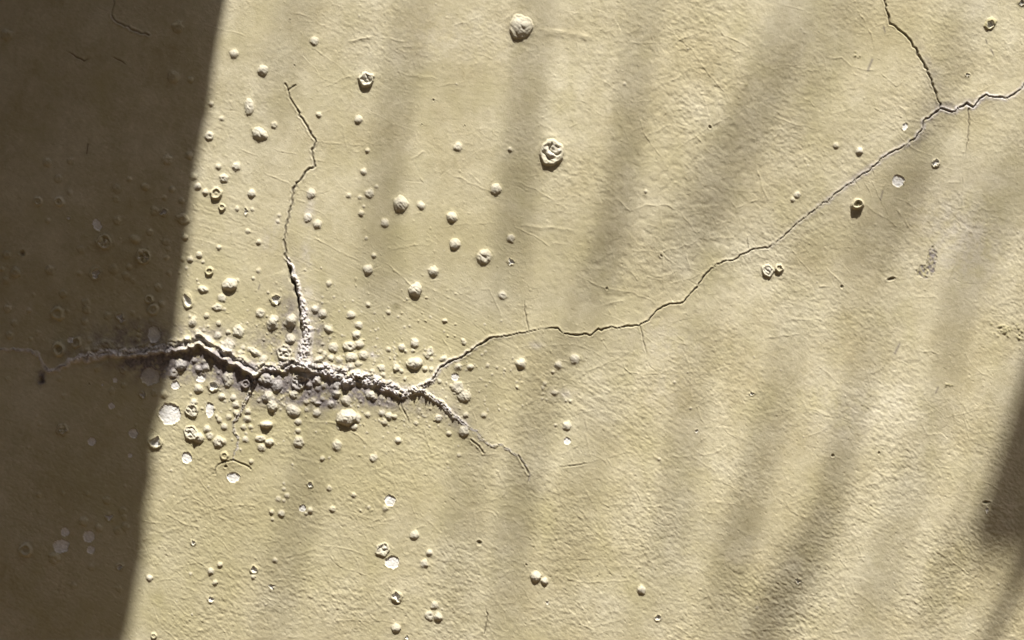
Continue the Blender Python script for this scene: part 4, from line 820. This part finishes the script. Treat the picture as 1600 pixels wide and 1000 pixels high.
frond([(2300, -900, 5.3), (2350, -100, 4.8), (2250, 150, 4.5), (2000, 260, 4.2), (1700, 300, 4.2), (1400, 330, 4.2), (1000, 380, 4.3), (700, 420, 4.4), (420, 455, 4.5)], .0035, [
    ([(760, 410), (742, 560), (735, 700), (720, 850), (700, 1100)], 17, 4.9),
    ([(520, 440), (500, 600), (480, 760), (440, 900), (400, 1100)], 19, 4.9),
    ([(880, 395), (862, 560), (830, 700), (800, 830), (775, 1100)], 24, 4.7),
    ([(1420, 330), (1390, 480), (1342, 600), (1315, 700), (1300, 790), (1262, 870), (1205, 960), (1150, 1060), (1090, 1180), (1040, 1290)], 29, 3.9),
    ([(1270, 345), (1240, 500), (1210, 640), (1170, 790), (1125, 940), (1100, 1060)], 21, 4.3),
    ([(1520, 320), (1500, 480), (1482, 600), (1440, 720), (1408, 800), (1382, 880), (1350, 990), (1330, 1070)], 12, 4.2),
    ([(1120, 365), (1100, 500), (1080, 620), (1062, 750), (1042, 850), (1020, 980)], 17, 4.6),
    ([(1000, 380), (960, 560), (940, 660), (915, 740), (890, 840), (865, 990)], 12, 4.8),
    ([(1640, 305), (1600, 520), (1545, 700), (1510, 800), (1480, 880), (1455, 960), (1440, 1060)], 11, 3.2),
])
# fronds on the far side of the crown
for k in range(7):
    a = R(-150 + k * 38); pts = []
    for t in np.linspace(0, 1, 7):
        pts.append(crown + Vector((math.cos(a) * 1.9 * t + .5 * t, math.sin(a) * 1.9 * t * (1 if math.sin(a) < 0 else .2) - 0.7 * t, .7 * t - 1.5 * t * t)))
    if any(shades_patch(pts[i].lerp(pts[i + 1], t)) for i in range(6) for t in (0, .25, .5, .75)): print('skip frond', k); continue
    v, f = tube(pts, [.02 - .002 * i for i in range(7)], 6); fr = mesh_obj('frond', v, f, LEAF, palm, True)
    for i in range(1, 7):
        for sgn in (-1, 1):
            tg = (pts[i] - pts[i - 1]).normalized(); side = tg.cross(Vector((0, 0, 1))).normalized() * sgn
            e = pts[i] + side * .42 + tg * .2 - Vector((0, 0, .25)); mid = pts[i].lerp(e, .5) + Vector((0, 0, .05)); w = tg * .02
            if any(shades_patch(pts[i].lerp(e, t)) for t in (.2, .4, .6, .8, 1)): continue
            mesh_obj('leaflet', [pts[i] - w * .5, pts[i] + w * .5, mid - w, mid + w, e], [(0, 1, 3, 2), (2, 3, 4)], LEAF, fr)

# ------------------------------------------------------------------ broad-leaved plant on the right: one leaf shades the corner
ban = empty('banana_plant', (1.6, -1.0, 0)); tag(ban, 'banana plant with broad leaves standing just right of the view', 'plant')
bpy.context.view_layer.update()
DB = 2.0
top = at(2100, 300, DB)
v, f = tube([Vector((1.6, -1.0, 0)).lerp(top, t) for t in np.linspace(0, 1, 8)], [.07 - .006 * i for i in range(8)], 10); mesh_obj('stem', v, f, LEAF, ban, True)
def broad(left, right, d, dr):
    vs, fs = [], []
    n = len(left)
    for (a, b_) in zip(left, right):
        for k in range(5):
            t = k / 4; q = (a[0] + (b_[0] - a[0]) * t, a[1] + (b_[1] - a[1]) * t)
            vs.append(at(q[0], q[1], d + dr * math.sin(t * math.pi)))
    for i in range(n - 1):
        for k in range(4):
            a = i * 5 + k; fs.append((a, a + 1, a + 6, a + 5))
    return mesh_obj('broad_leaf', vs, fs, LEAF, ban, True)
broad([(1760, 120), (1690, 300), (1635, 450), (1600, 570), (1570, 670), (1540, 770), (1513, 850), (1512, 872), (1550, 885)],
      [(1850, 120), (1950, 300), (2050, 450), (2080, 570), (2060, 670), (1990, 770), (1860, 850), (1760, 875), (1640, 890)], DB, .05)
broad([(1760, 700), (1660, 800), (1598, 880), (1565, 935), (1535, 1000), (1500, 1100)],
      [(1800, 700), (1700, 800), (1628, 880), (1592, 935), (1556, 1000), (1502, 1104)], 1.8, .0)
for k in range(5):
    a = R(-70 + 40 * k); b0_ = top + Vector((0, -.02, 0)); vs = []; fs = []
    for i in range(9):
        t = i / 8; c_ = b0_ + Vector((math.cos(a) * .7 * t + .15 * t, -abs(math.sin(a)) * .5 * t - .2 * t, .35 * t - .8 * t * t))
        w = .12 * math.sin(math.pi * min(1, t * .95 + .05)) + .004; sd_ = Vector((-math.sin(a), math.cos(a), 0))
        vs += [c_ - sd_ * w + Vector((0, 0, .02)), c_, c_ + sd_ * w + Vector((0, 0, .02))]
    if any(shades_patch(Vector(q_)) for q_ in vs): print('skip leaf', k); continue
    for i in range(8): q = i * 3; fs += [(q, q + 1, q + 4, q + 3), (q + 1, q + 2, q + 5, q + 4)]
    mesh_obj('broad_leaf', vs, fs, LEAF, ban, True)
print('parts', len(PARTS), 'verts', nx * ny)
